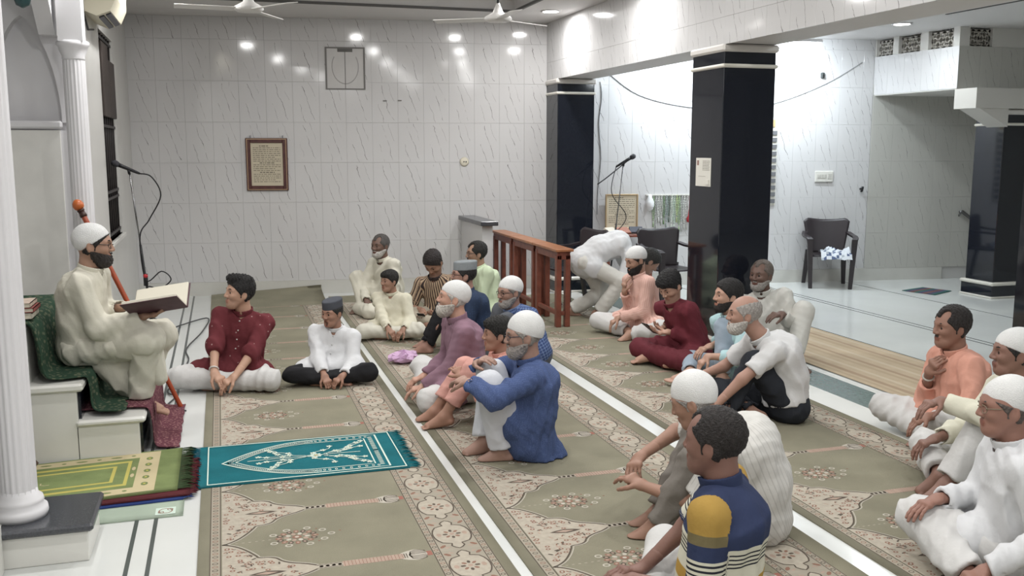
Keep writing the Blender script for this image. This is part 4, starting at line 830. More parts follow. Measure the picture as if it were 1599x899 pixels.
# hanging glass lamp of the niche
t = thing('hanging_lamp', 'dark teal glass lamp hanging in the niche at the top left corner', 'lamp', (-1.0, 6.0, 2.5)); MB().lathe([(.005, -.09), (.035, -.075), (.05, -.03), (.045, .02), (.03, .06), (.035, .09)], (-1.02, 6.05, 2.57), 14).build('glass', mat('teal glass', srgb('#27474a'), .15, .6), t); MB().tube([(-1.02, 6.05, 2.66), (-1.02, 6.05, 3.3)], .006, 6).build('chain', M_STEEL, t)
POSE = {
 'speaker': {'s':0.95,'psi':-10,'pel':[-0.799,5.85,0.574],'head':[-0.707,5.822,1.157],'wrR':[-0.458,5.662,0.761],'elR':[-0.672,5.654,0.642],'tiR':[-0.333,5.645,0.78],'wrL':[-0.587,5.911,0.779],'elL':[-0.703,6.113,0.654],'tiL':[-0.449,5.869,0.809],'knR':[-0.431,5.685,0.659],'anR':[-0.503,5.739,0.268],'toR':[-0.35,5.692,0.222],'knL':[-0.47,5.927,0.624],'anL':[-0.542,5.949,0.241],'toL':[-0.405,5.907,0.193],'look':[0.998,-0.023,-0.058]},
 'maroon_young': {'s':0.95,'psi':-108,'pel':[0.06,7.104,0.1],'head':[0.095,7.051,0.665],'wrR':[-0.107,6.737,0.136],'elR':[-0.199,7.079,0.215],'tiR':[-0.006,6.633,0.045],'wrL':[0.023,6.697,0.118],'elL':[0.312,6.901,0.172],'tiL':[-0.115,6.656,0.048],'knR':[-0.367,6.777,0.1],'anR':[0.027,6.853,0.06],'toR':[0.155,6.813,0.022],'knL':[0.326,6.566,0.1],'anL':[-0.072,6.862,0.06],'toL':[-0.202,6.923,0.022],'look':[-0.929,-0.349,0.121]},
 'boy_greycap': {'s':0.8,'psi':-105,'pel':[0.728,7.024,0.084],'head':[0.746,6.976,0.499],'wrR':[0.647,6.714,0.097],'elR':[0.583,7.047,0.127],'tiR':[0.682,6.64,0.03],'wrL':[0.774,6.675,0.093],'elL':[0.943,6.937,0.093],'tiL':[0.664,6.636,0.031],'knR':[0.389,6.662,0.1],'anR':[0.743,6.758,0.06],'toR':[0.851,6.725,0.022],'knL':[0.973,6.483,0.1],'anL':[0.656,6.763,0.06],'toL':[0.549,6.817,0.022],'look':[-0.756,-0.649,-0.082]},
 'cream_elder': {'s':0.95,'psi':-150,'pel':[1.657,9.731,0.1],'head':[1.545,9.702,0.707],'wrR':[1.374,9.608,0.155],'elR':[1.341,9.828,0.224],'tiR':[1.447,9.534,0.083],'wrL':[1.569,9.444,0.06],'elL':[1.77,9.592,0.192],'tiL':[1.522,9.406,0.03],'knR':[1.227,9.758,0.299],'anR':[1.366,9.663,0.06],'toR':[1.387,9.5,0.022],'knL':[1.543,9.138,0.091],'anL':[1.304,9.787,0.06],'toL':[1.227,9.706,0.022],'look':[-0.807,-0.59,-0.02]},
 'boy_cream': {'s':0.78,'psi':-115,'pel':[1.444,8.502,0.082],'head':[1.425,8.476,0.509],'wrR':[1.362,8.213,0.123],'elR':[1.258,8.579,0.14],'tiR':[1.431,8.129,0.049],'wrL':[1.492,8.174,0.117],'elL':[1.659,8.436,0.126],'tiL':[1.397,8.129,0.045],'knR':[1.145,8.127,0.1],'anR':[1.468,8.306,0.06],'toR':[1.572,8.306,0.022],'knL':[1.581,7.875,0.1],'anL':[1.36,8.318,0.06],'toL':[1.265,8.347,0.022],'look':[-0.883,-0.47,0.0]},
 'striped_shirt': {'s':0.95,'psi':-125,'pel':[2.035,8.926,0.1],'head':[1.915,8.837,0.62],'wrR':[1.789,8.771,0.178],'elR':[1.777,8.952,0.287],'tiR':[1.748,8.7,0.093],'wrL':[1.964,8.718,0.153],'elL':[2.204,8.874,0.191],'tiL':[1.791,8.666,0.096],'knR':[1.598,8.431,0.1],'anR':[1.934,8.591,0.06],'toR':[2.031,8.613,0.022],'knL':[1.967,8.091,0.1],'anL':[1.807,8.63,0.06],'toL':[1.712,8.711,0.022],'look':[-0.47,-0.507,-0.723]},
 'green_shirt': {'s':0.95,'psi':190,'pel':[2.556,9.062,0.1],'head':[2.411,9.106,0.662],'wrR':[2.265,9.308,0.093],'elR':[2.396,9.424,0.135],'tiR':[2.159,9.288,0.068],'wrL':[2.248,9.051,0.122],'elL':[2.484,8.875,0.203],'tiL':[2.144,9.083,0.083],'knR':[2.244,9.366,0.08],'anR':[2.388,9.008,0.06],'toR':[2.314,8.979,0.022],'knL':[2.181,8.967,0.08],'anL':[2.426,9.154,0.06],'toL':[2.377,9.221,0.022],'look':[-1.0,0.01,-0.02]},
 'navy_greycap': {'s':0.95,'psi':183,'pel':[2.02,7.627,0.1],'head':[1.911,7.639,0.65],'wrR':[1.677,7.794,0.221],'elR':[1.925,7.917,0.163],'tiR':[1.614,7.772,0.085],'wrL':[1.725,7.612,0.3],'elL':[1.889,7.437,0.198],'tiL':[1.612,7.647,0.251],'knR':[1.773,7.828,0.215],'anR':[1.644,7.867,0.06],'toR':[1.522,7.904,0.022],'knL':[1.719,7.635,0.236],'anL':[1.578,7.657,0.06],'toL':[1.454,7.695,0.022],'look':[-0.994,0.093,0.05]},
 'plaid_elder': {'s':0.95,'psi':195,'pel':[2.307,6.939,0.1],'head':[2.119,6.996,0.593],'wrR':[2.01,7.186,0.238],'elR':[2.176,7.292,0.209],'tiR':[1.919,7.183,0.192],'wrL':[1.961,6.919,0.241],'elL':[2.197,6.763,0.207],'tiL':[1.881,6.964,0.196],'knR':[2.066,7.138,0.254],'anR':[1.967,7.168,0.06],'toR':[1.878,7.195,0.022],'knL':[1.99,6.931,0.287],'anL':[1.894,6.96,0.06],'toL':[1.799,6.989,0.022],'look':[-0.954,-0.289,-0.081]},
 'mauve_elder': {'s':0.95,'psi':180,'pel':[1.543,6.124,0.1],'head':[1.458,6.118,0.706],'wrR':[1.279,6.257,0.154],'elR':[1.429,6.367,0.104],'tiR':[1.138,6.268,0.103],'wrL':[1.243,6.09,0.125],'elL':[1.406,5.977,0.075],'tiL':[1.12,6.127,0.09],'knR':[1.191,6.41,0.12],'anR':[1.302,6.166,0.06],'toR':[1.382,6.068,0.022],'knL':[1.106,5.766,0.11],'anL':[1.379,6.153,0.06],'toL':[1.274,6.122,0.022],'look':[-0.98,0.141,0.141]},
 'boy_pink': {'s':0.85,'psi':178,'pel':[1.649,5.485,0.089],'head':[1.592,5.503,0.57],'wrR':[1.44,5.706,0.358],'elR':[1.543,5.748,0.325],'tiR':[1.376,5.652,0.341],'wrL':[1.355,5.47,0.327],'elL':[1.473,5.372,0.255],'tiL':[1.33,5.53,0.372],'knR':[1.404,5.665,0.345],'anR':[1.223,5.678,0.065],'toR':[1.093,5.707,0.022],'knL':[1.393,5.522,0.365],'anL':[1.245,5.504,0.078],'toL':[1.086,5.532,0.022],'look':[-0.99,0.144,0.0]},
 'blue_kurta': {'s':0.95,'psi':170,'pel':[1.575,4.857,0.1],'head':[1.548,4.844,0.689],'wrR':[1.33,5.036,0.504],'elR':[1.475,5.138,0.446],'tiR':[1.385,4.915,0.585],'wrL':[1.228,4.816,0.454],'elL':[1.397,4.66,0.451],'tiL':[1.182,4.914,0.462],'knR':[1.399,5.015,0.504],'anR':[1.358,4.955,0.079],'toR':[1.199,4.972,0.022],'knL':[1.402,4.847,0.477],'anL':[1.416,4.822,0.06],'toL':[1.269,4.846,0.026],'look':[-0.988,0.142,-0.061]},
 'bending': {'s':1.0,'psi':-10,'pel':[3.453,8.864,0.577],'head':[4.147,8.778,0.562],'wrR':[3.923,8.721,0.171],'elR':[3.825,8.667,0.379],'tiR':[3.926,8.72,0.04],'wrL':[4.122,8.921,0.131],'elL':[4.076,8.988,0.326],'tiL':[4.138,8.916,0.03],'knR':[3.676,8.692,0.434],'anR':[3.57,8.724,0.07],'toR':[3.719,8.678,0.022],'knL':[3.588,8.928,0.208],'anL':[3.37,8.994,0.06],'toL':[3.465,8.965,0.022],'neck':[3.956,8.815,0.656],'look':[0.702,-0.109,-0.704]},
 'pink_kurta': {'s':0.95,'psi':185,'pel':[3.672,7.821,0.1],'head':[3.567,7.832,0.701],'wrR':[3.464,7.843,0.411],'elR':[3.589,7.972,0.182],'tiR':[3.447,7.827,0.578],'wrL':[3.385,7.783,0.189],'elL':[3.596,7.614,0.23],'tiL':[3.268,7.798,0.11],'knR':[3.292,8.072,0.12],'anR':[3.488,7.752,0.06],'toR':[3.441,7.63,0.022],'knL':[2.835,6.553,0.1],'anL':[3.447,7.66,0.06],'toL':[3.295,7.623,0.022],'look':[-0.942,-0.085,-0.326]},
 'maroon_phone': {'s':0.95,'psi':192,'pel':[3.57,6.695,0.1],'head':[3.342,6.681,0.635],'wrR':[3.397,6.852,0.274],'elR':[3.575,6.955,0.273],'tiR':[3.217,6.782,0.266],'wrL':[3.3,6.61,0.282],'elL':[3.578,6.483,0.27],'tiL':[3.166,6.651,0.267],'knR':[3.189,7.062,0.14],'anR':[3.261,6.476,0.089],'toR':[3.413,6.377,0.05],'knL':[3.165,6.056,0.1],'anL':[3.196,6.684,0.11],'toL':[3.118,6.728,0.075],'look':[-0.75,-0.301,-0.589]},
 'lightblue': {'s':0.95,'psi':188,'pel':[3.604,5.941,0.1],'head':[3.454,5.987,0.652],'wrR':[3.42,6.154,0.254],'elR':[3.587,6.26,0.247],'tiR':[3.316,6.154,0.222],'wrL':[3.261,5.899,0.241],'elL':[3.41,5.77,0.295],'tiL':[3.158,5.91,0.152],'knR':[3.5,6.494,0.12],'anR':[3.185,6.017,0.098],'toR':[3.026,6.044,0.093],'knL':[3.154,5.961,0.16],'anL':[3.372,5.886,0.068],'toL':[3.252,5.881,0.05],'look':[-0.993,0.115,0.04]},
 'white_polo': {'s':0.95,'psi':172,'pel':[3.367,5.079,0.1],'head':[3.085,5.144,0.677],'wrR':[2.871,5.335,0.251],'elR':[3.127,5.445,0.251],'tiR':[2.783,5.341,0.247],'wrL':[2.819,5.016,0.137],'elL':[2.855,4.88,0.351],'tiL':[2.764,5.054,0.034],'knR':[2.879,5.075,0.1],'anR':[3.126,4.985,0.06],'toR':[3.157,4.829,0.022],'knL':[3.009,5.084,0.324],'anL':[2.923,5.068,0.06],'toL':[2.772,5.114,0.022],'neck':[3.197,5.11,0.527],'look':[-0.95,0.312,0.0]},
 'white_kurta': {'s':0.95,'psi':-130,'pel':[4.195,6.504,0.1],'head':[4.055,6.526,0.708],'wrR':[3.883,6.39,0.28],'elR':[3.937,6.583,0.345],'tiR':[3.905,6.331,0.239],'wrL':[4.068,6.229,0.449],'elL':[4.261,6.379,0.363],'tiL':[3.937,6.217,0.448],'knR':[3.786,6.309,0.1],'anR':[3.973,6.206,0.13],'toR':[4.067,6.177,0.1],'knL':[4.242,6.259,0.516],'anL':[4.137,6.156,0.12],'toL':[4.165,6.043,0.073],'look':[-0.905,-0.424,0.021]},
 'cap_elder': {'s':0.95,'psi':150,'pel':[2.198,3.502,0.1],'head':[1.921,3.587,0.618],'wrR':[1.797,3.855,0.298],'elR':[1.998,4.003,0.359],'tiR':[1.711,3.776,0.253],'wrL':[1.725,3.668,0.229],'elL':[1.837,3.529,0.191],'tiL':[1.684,3.743,0.255],'knR':[1.9,3.74,0.39],'anR':[1.832,3.739,0.06],'toR':[1.719,3.774,0.022],'knL':[1.836,3.571,0.332],'anL':[1.766,3.613,0.06],'toL':[1.661,3.645,0.022],'neck':[2.026,3.555,0.498],'look':[-0.696,0.602,-0.391]},
 'polo_stripes': {'s':0.95,'psi':140,'pel':[1.587,2.8,0.1],'head':[1.583,2.801,0.704],'wrR':[1.434,3.056,0.147],'elR':[1.592,3.164,0.156],'tiR':[1.277,3.051,0.17],'wrL':[1.285,2.787,0.252],'elL':[1.445,2.634,0.255],'tiL':[1.19,2.869,0.228],'knR':[1.495,3.278,0.12],'anR':[1.417,2.956,0.06],'toR':[1.351,2.976,0.022],'knL':[1.14,2.161,0.1],'anL':[1.44,2.845,0.06],'toL':[1.353,2.871,0.022],'look':[-0.672,0.74,-0.02]},
 'salmon': {'s':0.95,'psi':168,'pel':[4.08,4.36,0.1],'head':[3.986,4.389,0.683],'wrR':[3.89,4.439,0.41],'elR':[3.932,4.531,0.16],'tiR':[3.896,4.375,0.53],'wrL':[3.688,4.187,0.235],'elL':[3.855,4.136,0.272],'tiL':[3.606,4.213,0.199],'knR':[3.925,4.666,0.14],'anR':[3.882,4.369,0.06],'toR':[3.936,4.3,0.022],'knL':[3.487,4.352,0.14],'anL':[3.831,4.384,0.06],'toL':[3.727,4.364,0.022],'look':[-0.985,0.17,-0.042]},
 'cap_cream': {'s':0.95,'psi':158,'pel':[3.693,3.588,0.1],'head':[3.668,3.616,0.714],'wrR':[3.404,3.801,0.252],'elR':[3.752,3.883,0.245],'tiR':[3.241,3.851,0.178],'wrL':[3.245,3.599,0.51],'elL':[3.413,3.464,0.489],'tiL':[3.104,3.621,0.491],'knR':[3.262,3.902,0.14],'anR':[3.337,3.675,0.106],'toR':[3.264,3.719,0.04],'knL':[3.32,3.555,0.485],'anL':[3.23,3.52,0.12],'toL':[3.103,3.538,0.064],'look':[-0.899,0.438,0.0]},
 'bald_cap': {'s':0.95,'psi':150,'pel':[2.999,2.876,0.1],'head':[2.924,2.899,0.691],'wrR':[2.766,3.052,0.279],'elR':[3.14,3.147,0.168],'tiR':[2.635,3.05,0.245],'wrL':[2.695,2.708,0.13],'elL':[2.88,2.599,0.178],'tiL':[2.605,2.735,0.092],'knR':[3.001,3.371,0.1],'anR':[2.884,2.964,0.06],'toR':[2.773,2.945,0.022],'knL':[2.466,2.978,0.1],'anL':[2.697,2.76,0.06],'toL':[2.787,2.784,0.022],'look':[-0.884,0.464,-0.062]},
}
SPEAKER_DRAPE = [([-0.442, 5.72, 0.616], [-0.384, 5.702, 0.39], 0.075, 0.045, 1), ([-0.515, 5.826, 0.562], [-0.513, 5.804, 0.317], 0.1, 0.08, 1), ([-0.68, 5.814, 0.499], [-0.592, 5.787, 0.362], 0.1, 0.07, 1), ([-0.506, 5.76, 0.385], [-0.54, 5.771, 0.27], 0.07, 0.04, 1)]
BLUE_DRAPE = [([1.637, 4.838, 0.089], [1.719, 4.813, -0.0], 0.12, 0.08, 0.8), ([1.691, 4.842, 0.019], [1.819, 4.803, -0.074], 0.075, 0.028, 0.5), ([1.577, 4.793, 0.071], [1.645, 4.752, -0.01], 0.1, 0.07, 0.7)]
BOOK_C = [-0.36, 5.653, 0.794]
BOOK_X = [0.966, -0.191, 0.15]
BOOK_N = [0, 0, 1]
# ================================================================ people
# implicit surfaces: smooth unions of tapered limbs, meshed with surface nets
def V(*a): return np.array(a, float)
def unit(v): v = np.asarray(v, float); return v/(np.linalg.norm(v)+1e-9)
def smin(a, b, k):
    h = np.maximum(k-np.abs(a-b), 0)/k
    return np.minimum(a, b)-h*h*k*.25
def smax(a, b, k): return -smin(-a, -b, k)
def rc(P, a, b, r1, r2, n=None, f=1.0):
    """tapered capsule a-b; across direction n it is stretched by f"""
    a = np.asarray(a, float); b = np.asarray(b, float); ba = b-a; L2 = ba@ba+1e-12
    pa = P-a; t = np.clip(pa@ba/L2, 0, 1); q = pa-t[:, None]*ba
    d2 = (q*q).sum(1)
    if n is not None: c = q@n; d2 = d2-c*c+(c/f)**2
    return np.sqrt(np.maximum(d2, 0))-(r1+(r2-r1)*t)
def ell(P, c, r):
    q = (P-np.asarray(c))/np.asarray(r); k0 = np.sqrt((q*q).sum(1)); q2 = q/np.asarray(r); k1 = np.sqrt((q2*q2).sum(1))+1e-9
    return k0*(k0-1)/k1
def surface(fn, lo, hi, h, c=4):
    """surface nets of fn<0 in the box, sampled only near the surface"""
    lo = np.asarray(lo, float); nc = np.maximum(np.ceil((np.asarray(hi)-lo)/(h*c)).astype(int), 1)
    g = [lo[i]+(np.arange(nc[i])+.5)*h*c for i in range(3)]
    CC = np.stack(np.meshgrid(*g, indexing='ij'), -1).reshape(-1, 3)
    dc = fn(CC).reshape(nc); act = np.abs(dc) < h*c*1.5
    big = np.repeat(np.repeat(np.repeat(dc, c, 0), c, 1), c, 2); am = np.repeat(np.repeat(np.repeat(act, c, 0), c, 1), c, 2)
    ii = np.argwhere(am)
    if len(ii) == 0: return np.zeros((0, 3)), np.zeros((0, 4), int)
    vals = big.astype(float); vals[am] = fn(lo+(ii+.5)*h)
    s = vals < 0
    cnt = np.zeros(np.array(s.shape)-1, np.int8)
    off = [(x, y, z) for x in (0, 1) for y in (0, 1) for z in (0, 1)]
    n0, n1, n2 = cnt.shape
    for x, y, z in off: cnt += s[x:x+n0, y:y+n1, z:z+n2]
    cells = np.argwhere((cnt > 0) & (cnt < 8)); idx = -np.ones(cnt.shape, int); idx[tuple(cells.T)] = np.arange(len(cells))
    acc = np.zeros((len(cells), 3)); num = np.zeros(len(cells))
    cv = {o: vals[cells[:, 0]+o[0], cells[:, 1]+o[1], cells[:, 2]+o[2]] for o in off}
    for o in off:
        for ax in range(3):
            if o[ax]: continue
            e = list(o); e[ax] = 1; va, vb = cv[o], cv[tuple(e)]; m = (va < 0) != (vb < 0)
            t = np.where(m, va/np.where(m, va-vb, 1), 0); p = np.tile(np.array(o, float), (len(cells), 1)); p[:, ax] += t
            acc[m] += p[m]; num[m] += 1
    verts = lo+(cells+acc/num[:, None]+.5)*h
    quads = []
    for ax in range(3):
        u, w_ = [(1, 2), (2, 0), (0, 1)][ax]
        a = [slice(None)]*3; b = [slice(None)]*3; a[ax] = slice(0, -1); b[ax] = slice(1, None)
        E_ = np.argwhere(s[tuple(a)] != s[tuple(b)])
        E_ = E_[(E_[:, u] > 0) & (E_[:, w_] > 0) & (E_[:, u] < s.shape[u]-1) & (E_[:, w_] < s.shape[w_]-1)]
        if not len(E_): continue
        def ci(du, dw): q = E_.copy(); q[:, u] -= du; q[:, w_] -= dw; return idx[tuple(q.T)]
        Qd = np.stack([ci(1, 1), ci(0, 1), ci(0, 0), ci(1, 0)], 1); flip = ~s[tuple(E_.T)]; Qd[flip] = Qd[flip][:, ::-1]
        quads.append(Qd)
    return verts, np.concatenate(quads)
def np_mesh(name, parts, mats, parent, attrs=None, fmat=None):
    """parts: list of (verts, quads); one mesh object"""
    vs = []; qs = []; b = 0
    for v, q in parts:
        if len(v) == 0: continue
        vs.append(v); qs.append(q+b); b += len(v)
    if not vs: return None
    v = np.concatenate(vs); q = np.concatenate(qs); q = q[(q >= 0).all(1)]
    me = bpy.data.meshes.new(name); me.vertices.add(len(v)); me.vertices.foreach_set('co', v.astype(np.float32).ravel())
    me.loops.add(q.size); me.loops.foreach_set('vertex_index', q.astype(np.int32).ravel()); me.polygons.add(len(q)); me.polygons.foreach_set('loop_start', np.arange(0, q.size, 4, dtype=np.int32))
    addmats(me, mats); me.update(calc_edges=True); me.polygons.foreach_set('use_smooth', np.ones(len(q), bool))
    if attrs:
        for k, fn in attrs.items():
            a = np.asarray(fn(v), np.float32); at = me.attributes.new(k, 'FLOAT_VECTOR', 'POINT'); at.data.foreach_set('vector', a.ravel())
    if fmat is not None: me.polygons.foreach_set('material_index', fmat(v[q].mean(1)).astype(np.int32))
    me.validate(); me.update()
    return link(name, me, parent)
def folds(P, seed, amp, k=22.0, ax=None):
    """creased cloth: warped ridges"""
    r = np.random.RandomState(seed); d = np.zeros(len(P))
    for i in range(3):
        n = unit(r.normal(size=3)+(0 if ax is None else 0)); n2 = unit(r.normal(size=3)); ph, p2 = r.uniform(0, 6, 2)
        if ax is not None: n = unit(n-ax*(n@ax)*.75)
        w = P@n*k*(1+.5*i)+ph+1.6*np.sin(P@n2*k*.16+p2)
        env = .45+.55*np.sin(P@unit(r.normal(size=3))*k*.17+r.uniform(0, 6))
        d += (1-np.abs(np.sin(w*.5))*1.7)*env*amp/(1+.5*i)
    w = P@unit(r.normal(size=3))*k*2.2+2*np.sin(P@unit(r.normal(size=3))*k*.4)
    return d+(1-np.abs(np.sin(w*.5))*1.7)*amp*.22
# ---------------------------------------------------------------- cloth and skin materials
room_srgb = srgb
def srgb(h, keep=.88, lift=.010):
    """slightly washed out colour for cloth and skin, as the hazy picture shows them"""
    c = room_srgb(h); g = sum(c)/3
    return tuple(g+(x-g)*keep+lift for x in c)
def hexmix(h, f): c = srgb(h); return tuple(x*f for x in c)
def cloth(name, col, kind='plain', **k):
    key = 'cloth '+name
    if key in MATS: return MATS[key]
    m = mat(key, srgb(col), k.get('rough', .85), .15, bump=.22, bscale=45, sheen=.0); N, L = nodes(m); b = N['Principled BSDF']
    at = N.new('ShaderNodeAttribute'); at.attribute_name = 'pat'; sp = N.new('ShaderNodeSeparateXYZ'); L.new(at.outputs['Vector'], sp.inputs[0])
    def Mt(op, a, c=None):
        n = N.new('ShaderNodeMath'); n.operation = op
        for i, q in enumerate((a, c)):
            if q is None: continue
            if isinstance(q, (int, float)): n.inputs[i].default_value = q
            else: L.new(q, n.inputs[i])
        return n.outputs[0]
    def mixc(f, a, c):
        x = N.new('ShaderNodeMix'); x.data_type = 'RGBA'; L.new(f, x.inputs[0])
        for i, q in ((6, a), (7, c)):
            if isinstance(q, tuple): x.inputs[i].default_value = (*q, 1)
            else: L.new(q, x.inputs[i])
        return x.outputs[2]
    out = None; c0 = srgb(col)
    if kind == 'plain':
        nz = N.new('ShaderNodeTexNoise'); nz.inputs['Scale'].default_value = 5; nz.inputs['Detail'].default_value = 3; tc = N.new('ShaderNodeTexCoord'); L.new(tc.outputs['Object'], nz.inputs['Vector'])
        out = mixc(Mt('MULTIPLY', nz.outputs[0], .5), tuple(min(1, x*1.06) for x in c0), tuple(x*.88 for x in c0))
    elif kind == 'vstripe':                       # stripes down the body; u = distance around
        f = Mt('FRACT', Mt('MULTIPLY', sp.outputs[0], 1/k['pitch'])); out = mixc(Mt('LESS_THAN', f, k.get('duty', .45)), c0, srgb(k['c2']))
        if 'c3' in k: out = mixc(Mt('LESS_THAN', Mt('ABSOLUTE', Mt('SUBTRACT', f, .75)), .07), out, srgb(k['c3']))
    elif kind == 'plaid':
        f = Mt('LESS_THAN', Mt('FRACT', Mt('MULTIPLY', sp.outputs[0], 1/k['pitch'])), .3); g = Mt('LESS_THAN', Mt('FRACT', Mt('MULTIPLY', sp.outputs[1], 1/k['pitch'])), .3)
        out = mixc(Mt('MULTIPLY', Mt('ADD', f, g), .5), c0, srgb(k['c2']))
    elif kind == 'dots':
        v = N.new('ShaderNodeTexVoronoi'); v.inputs['Scale'].default_value = 1/k['pitch']; tc = N.new('ShaderNodeTexCoord'); L.new(tc.outputs['Object'], v.inputs['Vector']); v.inputs['Randomness'].default_value = .35
        out = mixc(Mt('LESS_THAN', v.outputs['Distance'], k.get('size', .16)), c0, srgb(k['c2']))
    elif kind == 'ramp':                          # bands across: v = distance below the collar / along the sleeve; w selects
        def ramp(stops):
            r = N.new('ShaderNodeValToRGB'); r.color_ramp.interpolation = 'CONSTANT'; e = r.color_ramp.elements
            while len(e) > 1: e.remove(e[-1])
            e[0].position = 0; e[0].color = (*srgb(stops[0][1]), 1)
            for p, cc in stops[1:]: q = e.new(p); q.color = (*srgb(cc), 1)
            L.new(Mt('MULTIPLY', sp.outputs[1], 1/k['span']), r.inputs[0]); return r.outputs[0]
        out = mixc(Mt('GREATER_THAN', sp.outputs[2], .5), ramp(k['torso']), ramp(k['sleeve']))
    L.new(out, b.inputs['Base Color'])
    return m
def skin(tone):
    key = 'skin '+tone
    if key in MATS: return MATS[key]
    c = tuple(min(1, x*1.3) for x in srgb(tone)); m = mat(key, c, .5, .35, bump=.08, bscale=120); N, L = nodes(m); b = N['Principled BSDF']
    at = N.new('ShaderNodeAttribute'); at.attribute_name = 'tint'; sp = N.new('ShaderNodeSeparateXYZ'); L.new(at.outputs['Vector'], sp.inputs[0])
    prev = (*c, 1); sock = None
    for i, cc in enumerate((tuple(a*b_ for a, b_ in zip(c, (.80, .55, .52))), tuple(x*.45 for x in c), (.05, .012, .012))):
        x = N.new('ShaderNodeMix'); x.data_type = 'RGBA'; L.new(sp.outputs[i], x.inputs[0])
        if sock is None: x.inputs[6].default_value = prev
        else: L.new(sock, x.inputs[6])
        x.inputs[7].default_value = (*cc, 1); sock = x.outputs[2]
    L.new(sock, b.inputs['Base Color']); b.inputs['Subsurface Weight'].default_value = .0
    return m
def hairmat(col): return mat('hair '+col, srgb(col), .55, .3, bump=.9, bscale=170, var=.3, vscale=60)
M_EYEW = mat('eye white', srgb('#c9c2ba'), .25); M_IRIS = mat('iris', srgb('#1d130f'), .15)
# ---------------------------------------------------------------- head
def head_skull(q):
    d = ell(q, (-.012, 0, .035), (.098, .0765, .088))
    d = smin(d, rc(q, (.022, 0, -.005), (.045, 0, -.072), .064, .040, V(0, 1, 0), 1.05), .05)
    d = smin(d, rc(q, (.060, 0, -.085), (.070, 0, -.094), .026, .020, V(0, 1, 0), 1.25), .035)
    for s in (-1, 1): d = smin(d, rc(q, (-.005, s*.053, -.030), (.050, s*.026, -.085), .020, .020), .035)
    return d
def head_sdf(q, o):
    d = head_skull(q); k = o.get('fat', 0.0); d = d-k
    for s in (-1, 1):
        d = smin(d, ell(q, (.062, s*.040, -.020), (.024, .024, .020)), .03)             # cheek
        d = smin(d, rc(q, (.084, s*.014, .028), (.066, s*.052, .027), .010, .008), .018)   # brow
        d = smax(d, -ell(q, (.098, s*.032, .008), (.020, .019, .014)), .014)              # socket
        d = smin(d, ell(q, (.074, s*.032, .006), (.0138, .0150, .0135)), .004)            # lid over the eyeball
    d = smin(d, rc(q, (.086, 0, .024), (.108, 0, -.022), .0085, .0115), .014)
    for s in (-1, 1): d = smin(d, ell(q, (.098, s*.0125, -.027), (.012, .009, .008)), .008)
    mo = o.get('mouth', 0.0)
    d = smin(d, rc(q, (.089, -.016, -.0545), (.089, .016, -.0545), .0085, .0085), .012)
    d = smin(d, rc(q, (.087, -.013, -.0655-mo), (.087, .013, -.0655-mo), .0085, .0085), .012)
    if mo > 0: d = smax(d, -ell(q, (.094, 0, -.060-mo/2), (.026, .017, .006+mo*.55)), .006)
    else: d = smax(d, -rc(q, (.1005, -.017, -.060), (.1005, .017, -.060), .0022, .0022), .004)
    for s in (-1, 1):                                                                     # ear
        e = ell((q-V(-.008, s*.078, -.006))@np.array([[.94, .30*s, 0], [-.30*s, .94, 0], [0, 0, 1]]), (0, 0, 0), (.020, .009, .032))
        e = smax(e, -ell(q, (-.002, s*.092, -.002), (.011, .011, .018)), .006)
        d = smin(d, e, .006)
    return d
class Frame:
    def __init__(s, c, fwd, up, sc):
        s.c = np.asarray(c); f = unit(fwd); l = unit(np.cross(up, f)); u = np.cross(f, l); s.R = np.stack([f, l, u], 1); s.s = sc
    def to(s, P): return (P-s.c)@s.R/s.s
    def pt(s, q): return s.c+s.R@(np.asarray(q, float)*s.s)
def head_parts(F, o, neck, hv):
    """list of (verts, quads) of the head and neck, plus hair etc. functions"""
    nb = F.to(neck[None])[0]
    def fn(P):
        q = F.to(P); d = head_sdf(q, o)
        d = smin(d, rc(q, (-.022, 0, -.045), nb*1.0, .052+o.get('fat', 0), .060+o.get('fat', 0)), .03)
        return d*F.s
    return fn
